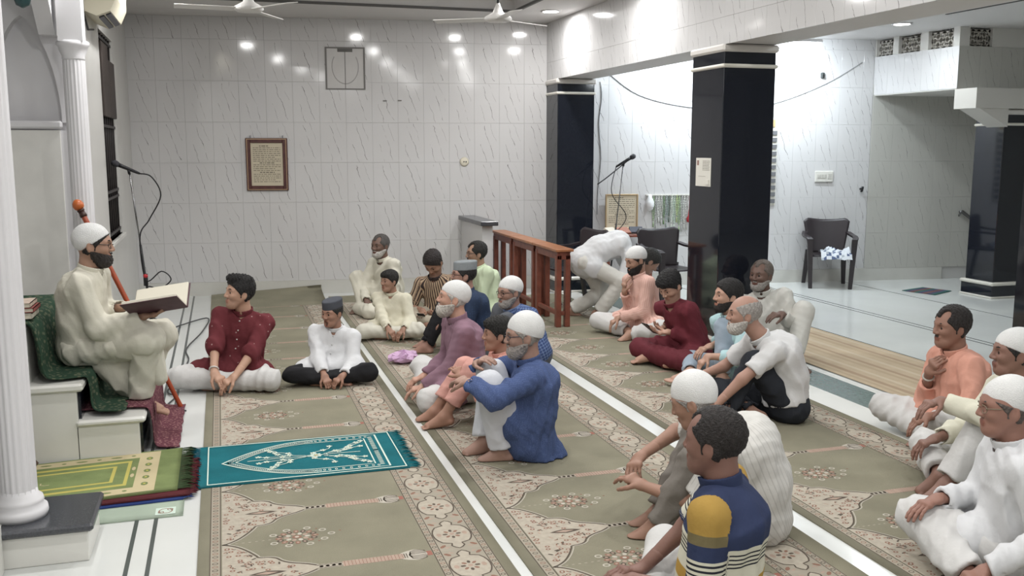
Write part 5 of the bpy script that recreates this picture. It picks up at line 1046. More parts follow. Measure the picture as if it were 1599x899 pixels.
def hair_fn(F, o):
    k = o.get('hair', 'short'); th = o.get('hth', .004 if o.get('cap') else .012); hl = o.get('hairline', .0); rs = o.get('seed', 1)
    def fn(P):
        q = F.to(P); d = head_skull(q)-o.get('fat', 0)
        n = .0025*np.sin(q[:, 0]*260+3*np.sin(q[:, 1]*90+rs))*np.sin(q[:, 1]*240+2*np.sin(q[:, 2]*110))
        top = np.clip((q[:, 2]-.02)/.09, 0, 1)
        shell = d-(.004+th*top+.35*th*(1-top))-n*(1+th*40)
        # behind the hairline: slanted plane, and not under the ear line in front
        pl = -((q[:, 0]-(.086-hl))*(-.76)+(q[:, 2]-.068)*.65)
        pl = smax(pl, -(q[:, 2]+.075+.0*q[:, 0]), .01)
        r = smax(shell, pl+n, .008)
        sb = smax(d-.004, np.maximum(np.abs(q[:, 0]-.012)-.010, -(q[:, 2]+.028)), .004)   # sideburn
        r = np.minimum(r, np.maximum(sb, q[:, 2]-.04))
        if k == 'bald':
            r = smax(r, -ell(q, (.02, 0, .10), (.115, .070, .085)), .008)
        elif k == 'receding':
            for s in (-1, 1): r = smax(r, -ell(q, (.085, s*.042, .085), (.055, .026, .045)), .008)
        if k == 'tuft':                                                                   # thick hair swept up in front
            r = smin(r, ell(q, (.048, 0, .112), (.058, .062, .036))-n*4, .02)
            r = smin(r, ell(q, (-.02, 0, .112), (.07, .07, .030))-n*4, .02)
        if k == 'mop':
            r = smin(r, smax(ell(q, (.030, 0, .075), (.075, .078, .050))-n*3, -(q[:, 2]-.045), .01), .015)
        ear = ell(q, (-.004, 0, -.010), (.022, .2, .030)); r = smax(r, -np.where(np.abs(q[:, 1]) > .06, ear, 1), .004)
        if o.get('cap'):
            ce = (q@V(.10, 0, .995)-.053) if o['cap'] == 'pill' else ((q[:, 2]-o.get('capz', .052))-(q[:, 0]-.09)*o.get('capslant', .38))
            r = smax(r, ce-.003, .002)
        return r*F.s
    return fn
def beard_fn(F, o):
    th = o.get('beard', .012); full = o.get('bfull', True); ln = o.get('blen', .0)
    def fn(P):
        q = F.to(P); d = head_skull(q)-o.get('fat', 0)
        n = .002*np.sin(q[:, 0]*230+2*np.sin(q[:, 2]*100))*np.sin(q[:, 1]*250+q[:, 2]*120)
        sh = d-th-n*(1+th*60)
        if ln > 0: sh = smin(sh, rc(q, (.062, 0, -.085), (.068, 0, -.105-ln), .036, .020)-n*3, .02)
        line = q[:, 2]-(-.030-.30*np.clip(q[:, 0]-.015, 0, .1)-.15*np.abs(q[:, 1])*0)
        reg = smax(line, -(q[:, 0]+.008), .006)
        r = smax(sh, reg, .006)
        r = smax(r, -ell(q, (.098, 0, -.061), (.022, .022, .0105)), .004)
        mus = rc(q, (.098, -.004, -.044), (.086, -.026, -.056), .0065, .004); mus = np.minimum(mus, rc(q, (.098, .004, -.044), (.086, .026, -.056), .0065, .004))
        if full: r = np.minimum(r, mus-n)
        else: r = mus-n
        return r*F.s
    return fn
def cap_fn(F, o):
    k = o['cap']
    def fn(P):
        q = F.to(P)
        if k == 'pill':
            tilt = V(.10, 0, .995); h_ = q@tilt; rad = np.sqrt(((q[:, 0]+.010)/.104)**2+(q[:, 1]/.0835)**2)
            r = smax((rad-1)*.084, np.abs(h_-.088)-.040, .010)
        else:
            e = ell(q, (-.016, 0, .040), (.1075, .087, .094+o.get('capup', 0)))
            e = e-.0012*np.sin(q[:, 1]*60)*np.sin(q[:, 0]*50)
            sl = o.get('capslant', .38); r = smax(e, -((q[:, 2]-o.get('capz', .052))-(q[:, 0]-.09)*sl), .004)
            r = smax(r, -(e+.008+0*e), .002) if False else r
        return r*F.s
    return fn
def brow_fn(F, o):
    def fn(P):
        q = F.to(P); r = None
        for s in (-1, 1):
            d = np.minimum(rc(q, (.0945, s*.014, .029), (.090, s*.034, .0355), .0032, .0038), rc(q, (.090, s*.034, .0355), (.076, s*.051, .030), .0036, .002)); r = d if r is None else np.minimum(r, d)
        return r*F.s
    return fn
def eyes(F, root, look=None):
    for s in (-1, 1):
        c = F.pt((.0756, s*.032, .0055)); rad = .0128*F.s; f = F.R[:, 0]; mb = MB(); n, m = 14, 12; a = F.R[:, 1]; b = F.R[:, 2]; vs = []
        for i in range(m+1):
            g = math.pi*i/m
            for j in range(n): ph = 2*math.pi*j/n; vs.append(c+rad*(f*math.cos(g)+(a*math.cos(ph)+b*math.sin(ph))*math.sin(g)))
        for i in range(m):
            for j in range(n): mb.add([], []); mb.f.append([i*n+j, (i+1)*n+j, (i+1)*n+(j+1) % n, i*n+(j+1) % n]); mb.m.append(1 if i < 4 else 0); mb.sm.append(True)
        mb.v = [tuple(v) for v in vs]; mb.build('eye', [M_EYEW, M_IRIS], root)
def glasses(F, root, col, half=False):
    m = mat('glasses '+col, srgb(col), .3, .5); mb = MB(); g = thing
    for s in (-1, 1):
        pts = [F.pt((.1035-.010*abs(math.cos(a)*s+.0) - .004*(s*math.cos(a) > 0), s*.033+.0215*math.cos(a), .004+.0165*math.sin(a))) for a in [2*math.pi*i/18 for i in range(19)]]
        mb.tube(pts, .0017*F.s if half else .0024*F.s, 6, 0, False)
        mb.tube([F.pt((.094, s*.0545, .010)), F.pt((.05, s*.079, .014)), F.pt((-.005, s*.083, .014)), F.pt((-.02, s*.080, .002))], .0022*F.s, 6)
    mb.tube([F.pt((.104, -.012, .008)), F.pt((.110, 0, .011)), F.pt((.104, .012, .008))], .0022*F.s, 6)
    o = mb.build('glasses', m, root); return o
# ---------------------------------------------------------------- hands and feet
def hand_fn(w, tip, fore, pn, s, curl=.5, side=1):
    """hand from wrist w pointing to tip; pn palm normal; side = +1 left hand, -1 right hand"""
    f = unit(tip-w); pn = unit(pn-f*(pn@f)); a = np.cross(f, pn)*side        # a points to the thumb side
    pal = w+f*.088*s; B = []
    for i, (off, L0, L1, L2, r) in enumerate(((.030, .040, .025, .020, .0088), (.010, .045, .028, .021, .0090), (-.010, .041, .026, .020, .0086), (-.029, .032, .020, .018, .0078))):
        p = w+f*(.086-.004*abs(i-1.2))*s+a*off*s; g = curl*(.75+.12*i); d = f+a*off*1.2
        for L_ in (L0, L1, L2):
            d = unit(unit(d)*math.cos(g)+pn*math.sin(g)) if g > 1e-3 else unit(d); q = p+d*L_*s; B.append((p, q, r*s, r*.92*s)); p = q; d = d; r *= .94
            g = curl*.8
            pnl = pn
    t0 = w+f*.022*s+a*.026*s; t1 = t0+unit(f*.62+a*.62+pn*.42)*.042*s; t2 = t1+unit(f*.85+a*.25+pn*(.3+curl*.5))*.032*s; t3 = t2+unit(f*.9+pn*(.3+curl*.7))*.024*s
    B += [(t0, t1, .0135*s, .0115*s), (t1, t2, .0110*s, .0098*s), (t2, t3, .0098*s, .0085*s)]
    fb = w+(fore-w)/np.linalg.norm(fore-w)*.09*s
    def fn(P):
        d = rc(P, w+f*.018*s, w+f*.070*s, .0155*s, .0150*s, a, 2.1)
        d = smin(d, rc(P, w+f*.075*s-a*.026*s, w+f*.075*s+a*.028*s, .0125*s, .0130*s), .02*s)
        d = smin(d, rc(P, w, fb, .0235*s, .0285*s, a, 1.12), .03*s)
        for p, q, r1, r2 in B: d = smin(d, rc(P, p, q, r1, r2), .0055*s)
        return d
    pts = np.array([w, fb]+[b[1] for b in B]); return fn, pts.min(0)-.035*s, pts.max(0)+.035*s
def foot_fn(an, toe, knee, s):
    d0 = toe-an; f = unit(V(d0[0], d0[1], d0[2]*.6)); sd = unit(np.cross(V(0, 0, 1), f)); up_ = np.cross(f, sd)
    heel = an-f*.035*s-up_*.042*s; ball = an+f*.125*s-up_*.048*s; sh = an+unit(knee-an)*.11*s
    B = [(ball+sd*o*s+f*.0, ball+sd*o*1.1*s+f*l*s-up_*.006*s, r*s) for o, l, r in ((-.030, .062, .0125), (-.011, .062, .0098), (.006, .056, .0094), (.022, .048, .0090), (.035, .038, .0085))]
    def fn(P):
        d = rc(P, heel, ball, .030*s, .022*s, sd, 1.35)
        d = smin(d, rc(P, an+f*.01*s, ball+up_*.008*s, .034*s, .020*s, sd, 1.25), .03*s)
        d = smin(d, rc(P, heel+up_*.008*s, heel+up_*.03*s, .032*s, .030*s), .02*s)
        d = smin(d, rc(P, an, sh, .034*s, .040*s), .03*s)
        for a, b, r in B: d = smin(d, rc(P, a, b, r, r*.9), .007*s)
        return d
    pts = np.array([an, heel, ball, sh]+[b[1] for b in B]); return fn, pts.min(0)-.055*s, pts.max(0)+.055*s
def ik(a, b, l1, l2, pole, lat=0.0):
    d = b-a; L_ = np.linalg.norm(d); m = (l1+l2)*.995
    if L_ > m: b = a+d/L_*m; d = b-a; L_ = m
    lo = abs(l1-l2)+.02
    if L_ < lo: b = a+unit(d)*lo; d = b-a; L_ = lo
    u = d/L_; x = (l1*l1-l2*l2+L_*L_)/(2*L_); h = math.sqrt(max(l1*l1-x*x, 0)); p = pole-a; p = unit(p-u*(p@u))*min(1, np.linalg.norm(p-u*(p@u))/.12)+lat; p = p-u*(p@u); return a+u*x+unit(p)*h, b
UP = V(0, 0, 1)
def person(key, label, sk, top, legs, o, group=None):
    """o: options. top = (material, kind, sleeve 0..1 of the arm covered), legs = (material, loose)"""
    J = {k: (np.array(v, float) if isinstance(v, list) else v) for k, v in POSE[key].items()}; s = J['s']; psi = math.radians(J['psi']); sd_ = o.get('seed', sum(map(ord, key)) % 97)
    f = V(math.cos(psi), math.sin(psi), 0); l = V(-math.sin(psi), math.cos(psi), 0); pel = J['pel']; look = J['look']
    hup = unit(UP-look*(look@UP)+o.get('roll', 0)*l) if abs(look[2]) < .95 else f
    F = Frame(J['head'], look, hup, s*o.get('headk', 1.0)/.95*.96)
    neck = J['neck'] if 'neck' in J else J['head']-UP*.150*s-f*.012-unit(look*V(1, 1, 0))*.022
    pc = math.radians(o.get('chest', J['psi'])); lc = V(-math.sin(pc), math.cos(pc), 0); tv = neck-pel; ta = unit(tv); lc = unit(lc-ta*(lc@ta)); fc = np.cross(lc, ta)
    waist = pel+tv*.38-fc*o.get('hunch', .02); chest = pel+tv*.74-fc*o.get('hunch', .02)*1.2
    root = thing('person', label, 'person', (float(pel[0]), float(pel[1]), 0), group)
    off = np.array([0., 0., 0.])
    hw = o.get('shw', .172)*s; bw = o.get('bulk', 1.0)*s
    near = np.linalg.norm(pel[:2]) < 6.2; hc = .0085 if near else .0115; hf = .0036 if near else .0048
    Jt = {}
    for q, sg in (('L', 1), ('R', -1)):
        sh = neck-ta*.055*s+lc*sg*hw+fc*.008; hip = pel+l*sg*.085*s
        el, wr = ik(sh, J['wr'+q], .275*s, .25*s, J['el'+q]); kn, an = ik(hip, J['an'+q], .42*s, .40*s, J['kn'+q], l*sg*.12)
        tip = wr+(J['ti'+q]-J['wr'+q])
        Jt[q] = dict(sh=sh, el=el, wr=wr, hip=hip, kn=kn, an=an, toe=an+(J['to'+q]-J['an'+q]), tip=tip)
    flz = o.get('floor') or (lambda P: .0095)
    clip = lambda fn: (lambda P: np.maximum(fn(P), flz(P)-P[:, 2]))
    # --- body: one mesh, fine at head, hands and feet
    parts = []
    def bodyf(P):
        d = rc(P, pel, waist, .10*s, .09*s, lc, 1.3); d = smin(d, rc(P, waist, chest, .09*s, .10*s, lc, 1.3), .05); d = smin(d, rc(P, chest, neck-ta*.05*s, .10*s, .055*s, lc, 1.4), .05); d = smin(d, rc(P, chest, neck+UP*.02, .05*s, .05*s), .03)
        for q in 'LR':
            j = Jt[q]; d = smin(d, rc(P, neck-ta*.05*s, j['sh'], .045*s, .048*s), .03)
            d = smin(d, rc(P, j['sh'], j['el'], .046*s, .037*s), .03); d = smin(d, rc(P, j['el'], j['wr']+unit(j['el']-j['wr'])*.05*s, .0395*s, .0262*s), .02)
            d = smin(d, rc(P, j['hip'], j['kn'], .07*s, .048*s), .03); d = smin(d, rc(P, j['kn'], j['an']+unit(j['kn']-j['an'])*.06*s, .052*s, .037*s), .02)
        return d
    allp = np.array([pel, waist, chest, neck]+[Jt[q][k] for q in 'LR' for k in ('sh', 'el', 'wr', 'hip', 'kn', 'an')]); lo, hi = allp.min(0)-.2*s, allp.max(0)+.2*s
    parts.append(surface(clip(bodyf), lo, hi, .0125))
    hfn = head_parts(F, o, neck-ta*.0, s); hr = .16*F.s
    hlo = np.minimum(F.c-hr, neck-.03); hhi = np.maximum(F.c+hr, neck+.03); parts.append(surface(hfn, hlo-.03, hhi+.03, hf))
    nh = len(parts[0][0]); n1 = nh+len(parts[1][0])
    for q, sg in (('L', 1), ('R', -1)):
        j = Jt[q]; pn = o.get('palm'+q, o.get('palm', V(0, 0, -1)+f*-.3))
        hn, a, b = hand_fn(j['wr'], j['tip'], j['el'], np.asarray(pn, float), s*o.get('handk', 1.0), o.get('curl'+q, o.get('curl', .55)), sg); parts.append(surface(clip(hn), a, b, hf))
        if not o.get('nofeet'): fn_, a, b = foot_fn(j['an'], j['toe'], j['kn'], s); parts.append(surface(clip(fn_), a, b, hf*1.25))
    mo = o.get('mouth', 0)
    def tint(v):
        t = np.zeros((len(v), 3)); q = F.to(v[nh:n1]); x = np.zeros((len(q), 3))
        lips = np.minimum(rc(q, (.094, -.019, -.0545), (.094, .019, -.0545), .0085, .0085), rc(q, (.092, -.016, -.0655-mo), (.092, .016, -.0655-mo), .0085, .0085)); x[:, 0] = np.clip(1-lips/.002, 0, 1)*.8
        if mo: x[:, 2] = np.clip(-ell(q, (.090, 0, -.060-mo/2), (.022, .0165, .006+mo*.55))/.002, 0, 1)
        st = o.get('stubble', 0)
        if st: dz = np.clip((-.036-q[:, 2])/.012, 0, 1)*np.clip((q[:, 0]-.0)/.02, 0, 1)*np.clip((q[:, 2]+.115)/.02, 0, 1); x[:, 1] = dz*st*(1-x[:, 0])
        t[nh:n1] = x; return t
    sm_ = skin(sk); np_mesh('body', parts, sm_, root, {'tint': tint})
    # --- hair, beard, brows, eyes, cap, glasses
    R = .17*F.s
    if o.get('hair', 'short') != 'none': np_mesh('hair', [surface(hair_fn(F, o), F.c-R, F.c+R, hf*1.15)], hairmat(o.get('haircol', '#16130f')), root)
    if o.get('beard') or o.get('bfull') is False: np_mesh('beard' if o.get('bfull', True) else 'moustache', [surface(beard_fn(F, o), F.c-R, F.c+R, hf*1.05)], hairmat(o.get('beardcol', '#1b1613')), root)
    np_mesh('eyebrows', [surface(brow_fn(F, o), F.c-R*.7, F.c+R*.7, .0022)], hairmat(o.get('browcol', o.get('haircol', '#16130f'))), root)
    eyes(F, root)
    if o.get('cap'):
        cc = o.get('capcol'); cm = mat('cap '+cc, srgb(cc), .85, .1, bump=.5, bscale=220, var=.08, vscale=30) if cc else mat('cap white cotton', (.68, .68, .67), .85, .1, bump=.5, bscale=220, var=.05, vscale=30)
        np_mesh('cap', [surface(cap_fn(F, o), F.c-R*1.1, F.c+R*1.1, hf*1.3)], cm, root)
    if o.get('glasses'): glasses(F, root, o['glasses'], True)
    # --- upper garment
    mt, kind, slv = top; g = o.get('loose', .014)*1.0; kurta = kind == 'kurta'
    ex = [(np.array(a), np.array(b), r1, r2, z) for a, b, r1, r2, z in o.get('drape', [])]
    def topf(P, raw=False):
        d = rc(P, pel+ta*.01, waist, (.118+g)*bw+.0, (.112+g)*bw, lc, 1.28); d = smin(d, rc(P, waist, chest, (.112+g)*bw, (.112+g)*bw, lc, 1.34), .05)
        d = smin(d, rc(P, chest, neck-ta*.045*s, (.112+g)*bw, .060*s, lc, 1.45), .05)
        if o.get('belly'): d = smin(d, ell((P-(waist+fc*.05*s))@np.stack([fc, lc, ta], 1), (0, 0, 0), (.13*o['belly']*s, .16*s, .15*s)), .05)
        for q in 'LR':
            j = Jt[q]; d = smin(d, rc(P, neck-ta*.045*s, j['sh'], .050*s, (.056+g*.6)*s), .045)
            ua = rc(P, j['sh'], j['el'], (.056+g*.8)*s, (.048+g)*s); fa = rc(P, j['el'], j['wr'], (.048+g)*s, (.036+g*.9)*s)
            ax = j['el']-j['sh']; tt = np.linalg.norm(ax)
            if slv <= .5:
                cut = (P-j['sh'])@(ax/tt)-tt*slv*2; a_ = smax(ua, cut, .006); a_ = smax(a_, -rc(P, j['sh']+ax*slv*2*.86, j['el']+ax*.2, .040*s, .036*s), .004) if slv < .5 else a_
            else:
                fx = j['wr']-j['el']; ft = np.linalg.norm(fx); cut = (P-j['el'])@(fx/ft)-ft*(slv-.5)*2; fa = smax(fa, cut, .006)
                fa = smax(fa, -rc(P, j['el']+fx*((slv-.5)*2-.10), j['wr']+fx*.3, .033*s, .028*s), .004); a_ = smin(ua, fa, .03)
            d = smin(d, a_, .028)
            if kurta:   # skirt of the kurta over the thighs
                th = j['kn']-j['hip']; kl = o.get('skirt', .62); d = smin(d, rc(P, pel+fc*.0, j['hip']+th*kl, .128*s, (.100+g*.6)*s), .05)
            else: d = smin(d, rc(P, pel, j['hip']+(j['kn']-j['hip'])*.12, (.115+g)*bw*.98, (.095+g)*s), .05)
        if kurta:
            k0 = (Jt['L']['hip']+(Jt['L']['kn']-Jt['L']['hip'])*o.get('skirt', .62)*.8); k1 = (Jt['R']['hip']+(Jt['R']['kn']-Jt['R']['hip'])*o.get('skirt', .62)*.8); d = smin(d, rc(P, k0, k1, .055*s, .055*s), .06)
        if 'hem' in o: d = smax(d, o['hem']-(P-pel)@unit(ta*.9+UP*.4), .006)
        for a, b, r1, r2, zf in ex: d = smin(d, rc(P, a, b, r1, r2, UP, zf), .04)
        d = d-folds(P, sd_, o.get('crease', .0085), 58, ta)
        if raw: return d
        # neck opening and hem
        nk = neck+UP*.02; d = smax(d, -rc(P, neck-ta*.02+fc*.012, neck+unit(F.c-neck)*.2, (.061+o.get('fat', 0))*s, .066*s), .005)
        vo = o.get('vneck', .05); d = smax(d, -rc(P, neck+fc*.075*s+ta*.02, neck+fc*.108*s-ta*vo*1.3, .026*s, .004*s), .006) if vo else d
        return smax(d, flz(P)-P[:, 2], .004)
    def collar(P):
        cdir = unit(unit(F.c-neck)+ta*.6+fc*.15); q = P-(neck+fc*.006); h = q@cdir; rad = np.linalg.norm(q-h[:, None]*cdir, axis=1); R0 = (.066+o.get('fat', 0))*s
        c_ = np.maximum(np.abs(rad-R0-h*.12)-.0055, np.abs(h-.012*s)-o.get('collar', .020)*s)
        fr = (q@fc); return smax(c_, -rc(P, neck+fc*.08, neck+fc*.11+cdir*.05, .014, .024), .004)
    def pat(v):
        w_ = np.zeros(len(v)); h = (neck-v)@ta; u = np.arctan2((v-chest)@lc, (v-chest)@fc)*.15; best = np.abs(rc(v, pel, neck, .11*s, .09*s, lc, 1.4)); res = np.stack([u, h, w_], 1)
        for q, sg in (('L', 1), ('R', -1)):
            j = Jt[q]
            for a, b, base in ((j['sh'], j['el'], 0), (j['el'], j['wr'], .275*s)):
                d = rc(v, a, b, .056*s, .05*s); ax = unit(b-a); e1 = unit(np.cross(ax, fc)); e2 = np.cross(ax, e1); m = (d < .02) & (((v-neck)@lc*sg > hw*.85) | (d < best-.02))
                al = (v-a)@ax+base; an_ = np.arctan2((v-a)@e1, (v-a)@e2)*.055; res[m] = np.stack([an_, al, np.ones(len(v))], 1)[m]
        return res
    lo2 = lo-.03; hi2 = hi+.03
    for a, b, r1, r2, zf in ex: lo2 = np.minimum(lo2, np.minimum(a, b)-max(r1, r2)); hi2 = np.maximum(hi2, np.maximum(a, b)+max(r1, r2))
    pts = [surface(topf, lo2, hi2, hc)]
    np_mesh('kurta' if kurta else 'shirt', pts, mt, root, {'pat': pat})
    if o.get('collar', .02): np_mesh('collar', [surface(collar, neck-.13, neck+.13, .0042 if near else .0055)], o.get('collarm', mt), root, {'pat': lambda v: np.tile(V(.001, .0, 0), (len(v), 1))})
    # --- trousers
    ml, lg = legs; cuff = o.get('cuff', .90)
    def legf(P):
        d = rc(P, pel-UP*.0, pel+ta*(.05 if 'hem' in o else .02), .108*s*o.get('hipk', 1), .095*s*o.get('hipk', 1), lc, 1.25)
        for q in 'LR':
            j = Jt[q]; sx = j['an']-j['kn']; d = smin(d, rc(P, j['hip'], j['kn'], (.082+lg*.7)*s*o.get('hipk', 1), (.055+lg)*s), .05)
            sh_ = rc(P, j['kn'], j['an'], (.055+lg)*s, (.044+lg*1.1)*s); L_ = np.linalg.norm(sx); cf = o.get('cuff'+q, cuff); cut = (P-j['kn'])@(sx/L_)-L_*cf; sh_ = smax(sh_, cut, .006); sh_ = smax(sh_, -rc(P, j['kn']+sx*(cf-.10), j['an']+sx*.3, .043*s, .040*s), .004)
            d = smin(d, sh_, .03)
        d = d-folds(P, sd_+11, o.get('crease', .0085)*o.get('legcrease', 1.0), 54)
        d = smax(d, flz(P)-P[:, 2], .006)
        return d
    np_mesh('trousers', [surface(legf, lo-.03, hi+.03, hc*1.05)], ml, root)
    if o.get('buttons'):
        n_, step, colb = o['buttons']
        for i in range(n_):
            b0 = neck-ta*(.05+step*i)*s-fc*.02; ts = np.arange(0, .3, .003); pts_ = b0[None]+fc[None]*ts[:, None]; dd = topf(pts_, True); k_ = np.argmax(dd > 0) if (dd > 0).any() else 40
            c = pts_[k_]; MB().tube([c-fc*.002, c+fc*.004], .0055, 8).build('button', mat('button '+colb, srgb(colb), .35), root)
    J2 = dict(root=root, J=Jt, F=F, f=f, l=l, s=s, neck=neck, fc=fc, lc=lc, ta=ta, pel=pel)
    if o.get('watch'):
        for q in o['watch']:
            j = Jt[q]; ax = unit(j['el']-j['wr']); c = j['wr']+ax*.035; e1 = unit(np.cross(ax, UP)); e2 = np.cross(ax, e1); mb = MB()
            mb.tube([c+(e1*math.cos(a)+e2*math.sin(a))*.031*s for a in [2*math.pi*i/16 for i in range(17)]], .006, 6, 0, False); mb.build('wristband', mat('band '+o.get('watchcol', '#2a2a2c'), srgb(o.get('watchcol', '#2a2a2c')), .4), root)
    return J2
WHT = cloth('white', '#c6c4bd'); WHT2 = cloth('cool white', '#cccdcf'); CREAM = cloth('cream', '#cfcab4'); WTR = cloth('white trouser', '#c6c5c3')
BLK = cloth('black', '#17171b'); OFFW = cloth('offwhite', '#c8c4b4')
ME = {}
def go(key, *a, **k): ME[key] = person(key, *a, **k)
go('speaker', 'seated speaker in cream kurta, white cap and glasses reading from a book', '#8d6a55', (OFFW, 'kurta', .97), (OFFW, .03), dict(cap='dome', capz=.074, capslant=.72, hth=.009, glasses='#26201e', beard=.012, beardcol='#2a2320', haircol='#17130f', hair='short', mouth=.006, skirt=.98, loose=.018, cuff=.97, curl=.35, drape=SPEAKER_DRAPE, palm=(0, 0, 1), palmL=(0, 0, -1), floor=lambda P: np.where(P[:, 0] < -.74, .482, np.where(P[:, 0] < -.42, .276, .01))))
go('maroon_young', 'young man in a speckled maroon kurta and white trousers, hands clasped', '#a37d66', (cloth('maroon dots', '#641f27', 'dots', c2='#9a7a78', pitch=.055, size=.10), 'kurta', .62), (WTR, .024), dict(hair='tuft', hth=.016, haircol='#120f0f', stubble=.35, beard=.0, skirt=.55, loose=.016, curl=.6, watch='R', watchcol='#c9c6c0', buttons=(4, .07, '#c9c2bc'), vneck=.0, collar=.022))
go('boy_greycap', 'yawning boy in a white kurta, grey cap and black trousers', '#8a6450', (WHT2, 'kurta', .93), (BLK, .02), dict(cap='pill', capcol='#4a4d55', hair='short', mouth=.032, skirt=.55, curl=.7, watch='L', loose=.018, buttons=(3, .08, '#b9b9b9'), vneck=.05))
go('cream_elder', 'grey bearded man in cream kurta sitting against the end wall, knee raised', '#5d4438', (OFFW, 'kurta', .97), (OFFW, .026), dict(haircol='#4d4845', hair='receding', hth=.006, beard=.008, beardcol='#b9b4ae', skirt=.5, vneck=.06))
go('boy_cream', 'bareheaded boy in pale cream kurta sitting cross-legged', '#8b6753', (CREAM, 'kurta', .97), (cloth('cream trouser', '#cbc8ba'), .024), dict(hair='mop', hth=.014, skirt=.5, vneck=.07, curl=.6))
go('striped_shirt', 'man in a brown striped shirt looking down at his phone', '#8a6550', (cloth('brown stripes', '#a98a6c', 'vstripe', c2='#3a2f2e', pitch=.028, duty=.42, c3='#c9b89c'), 'shirt', .42), (cloth('beige', '#a79d8b'), .014), dict(hair='short', hth=.016, haircol='#231a18', stubble=.6, vneck=.04, curl=.8, palm=(0, 0, 1)))
go('green_shirt', 'man in a pale lime shirt and glasses at the back by the benches', '#8a6a55', (cloth('lime', '#c0cfae'), 'shirt', .95), (BLK, .012), dict(hair='receding', hth=.012, glasses='#3a3636', bfull=False, vneck=.03))
go('navy_greycap', 'man in a navy shirt and light grey cap, hands over his knee', '#8d6858', (cloth('navy', '#243551', 'dots', c2='#2f4668', pitch=.02, size=.2), 'shirt', .9), (BLK, .016), dict(cap='pill', capcol='#878d90', glasses='#2a2424', bfull=False, haircol='#1a1614', watch='L', watchcol='#a5683c', curl=.8, vneck=.03))
go('plaid_elder', 'grey bearded man in a blue plaid shirt, white cap and glasses', '#8a6757', (cloth('blue plaid', '#2c4272', 'plaid', c2='#6d83ac', pitch=.022), 'shirt', .95), (cloth('grey trouser', '#55585f'), .014), dict(cap='dome', glasses='#2f2b2b', beard=.009, beardcol='#9b9691', haircol='#6d6863', vneck=.05))
go('mauve_elder', 'white bearded old man in a mauve kurta and white cap', '#a97f6b', (cloth('mauve', '#8a6878'), 'kurta', .97), (WTR, .026), dict(cap='dome', beard=.016, blen=.012, beardcol='#c4beb5', haircol='#b5b0a9', browcol='#9a948d', skirt=.6, curl=.55, vneck=.0, collar=.024))
go('boy_pink', 'boy in salmon clothes between the mauve and the blue kurta', '#8f6753', (cloth('salmon', '#cf9384'), 'kurta', .8), (cloth('salmon trouser', '#cd9488'), .02), dict(hair='mop', hth=.014, skirt=.35, cuff=.72, curl=.7, shw=.16))
go('blue_kurta', 'old man in a denim blue kurta and white cap hugging his knees', '#8b6a5b', (cloth('denim blue', '#3c4f7c', 'dots', c2='#4f6391', pitch=.008, size=.3), 'kurta', .97), (cloth('pale trouser', '#c2c4ca'), .028), dict(cap='dome', capup=.012, glasses='#262a3a', beard=.011, beardcol='#9a928c', haircol='#8d8780', skirt=.34, hipk=.72, drape=BLUE_DRAPE, cuff=.93, bulk=1.08, vneck=.0, collar=.02, curl=.6))
go('bending', 'man in white bending forward beside the bench, face hidden', '#7d5c4b', (WHT2, 'kurta', .97), (WHT, .024), dict(hair='short', skirt=.25, vneck=.0, cuff=.95, hunch=.09, loose=.02))
go('pink_kurta', 'bearded man in a pale pink striped kurta and white cap, hand at his face', '#94705c', (cloth('pink stripes', '#cf9f90', 'vstripe', c2='#dcb3a6', pitch=.016, duty=.5), 'kurta', .97), (WTR, .026), dict(cap='dome', beard=.014, blen=.006, beardcol='#181312', skirt=.55, curl=.7, palmR=(1, 0, .2)))
go('maroon_phone', 'young man in plain maroon kurta and trousers looking at a phone', '#a07a66', (cloth('maroon', '#641b28'), 'kurta', .97), (cloth('maroon trouser', '#621d29'), .026), dict(hair='mop', hth=.018, haircol='#131011', stubble=.6, skirt=.55, curl=.7, palm=(0, 0, 1), vneck=.03))
go('lightblue', 'young bearded man in a light blue shirt in front of the notice pillar', '#a07a66', (cloth('light blue', '#a9cbcf'), 'shirt', .80), (cloth('washed jeans', '#94a3b2'), .014), dict(hair='short', hth=.013, haircol='#181413', beard=.006, beardcol='#221b18', vneck=.03))
go('white_polo', 'bald white bearded man in a white polo shirt and dark jeans', '#936e5d', (cloth('polo white', '#cbcbcb'), 'shirt', .36), (cloth('dark jeans', '#22262e'), .014), dict(hair='bald', hth=.003, haircol='#a49e98', beard=.012, beardcol='#c2bdb6', browcol='#4b423e', vneck=.03, bulk=1.1, cuffR=.8, hunch=.05, hem=.035, hipk=1.25))
go('white_kurta', 'older dark skinned man in white, one knee raised beside the pillar', '#5a4136', (WHT, 'kurta', .97), (cloth('white2', '#c6c4bd'), .028), dict(haircol='#6a5f57', hair='receding', hairline=.012, hth=.007, beard=.006, beardcol='#9a948e', skirt=.45, vneck=.06, collar=.026))
go('cap_elder', 'old man in white textured shirt and white cap leaning forward, hands joined', '#86624f', (cloth('white weave', '#c6c4bf', 'vstripe', c2='#b5b3ae', pitch=.02, duty=.2), 'shirt', .40), (cloth('taupe', '#77716a'), .018), dict(cap='dome', capup=.01, capslant=.45, haircol='#8f8a85', stubble=.1, vneck=.0, hunch=.07, bulk=1.05, loose=.022, curl=.7))
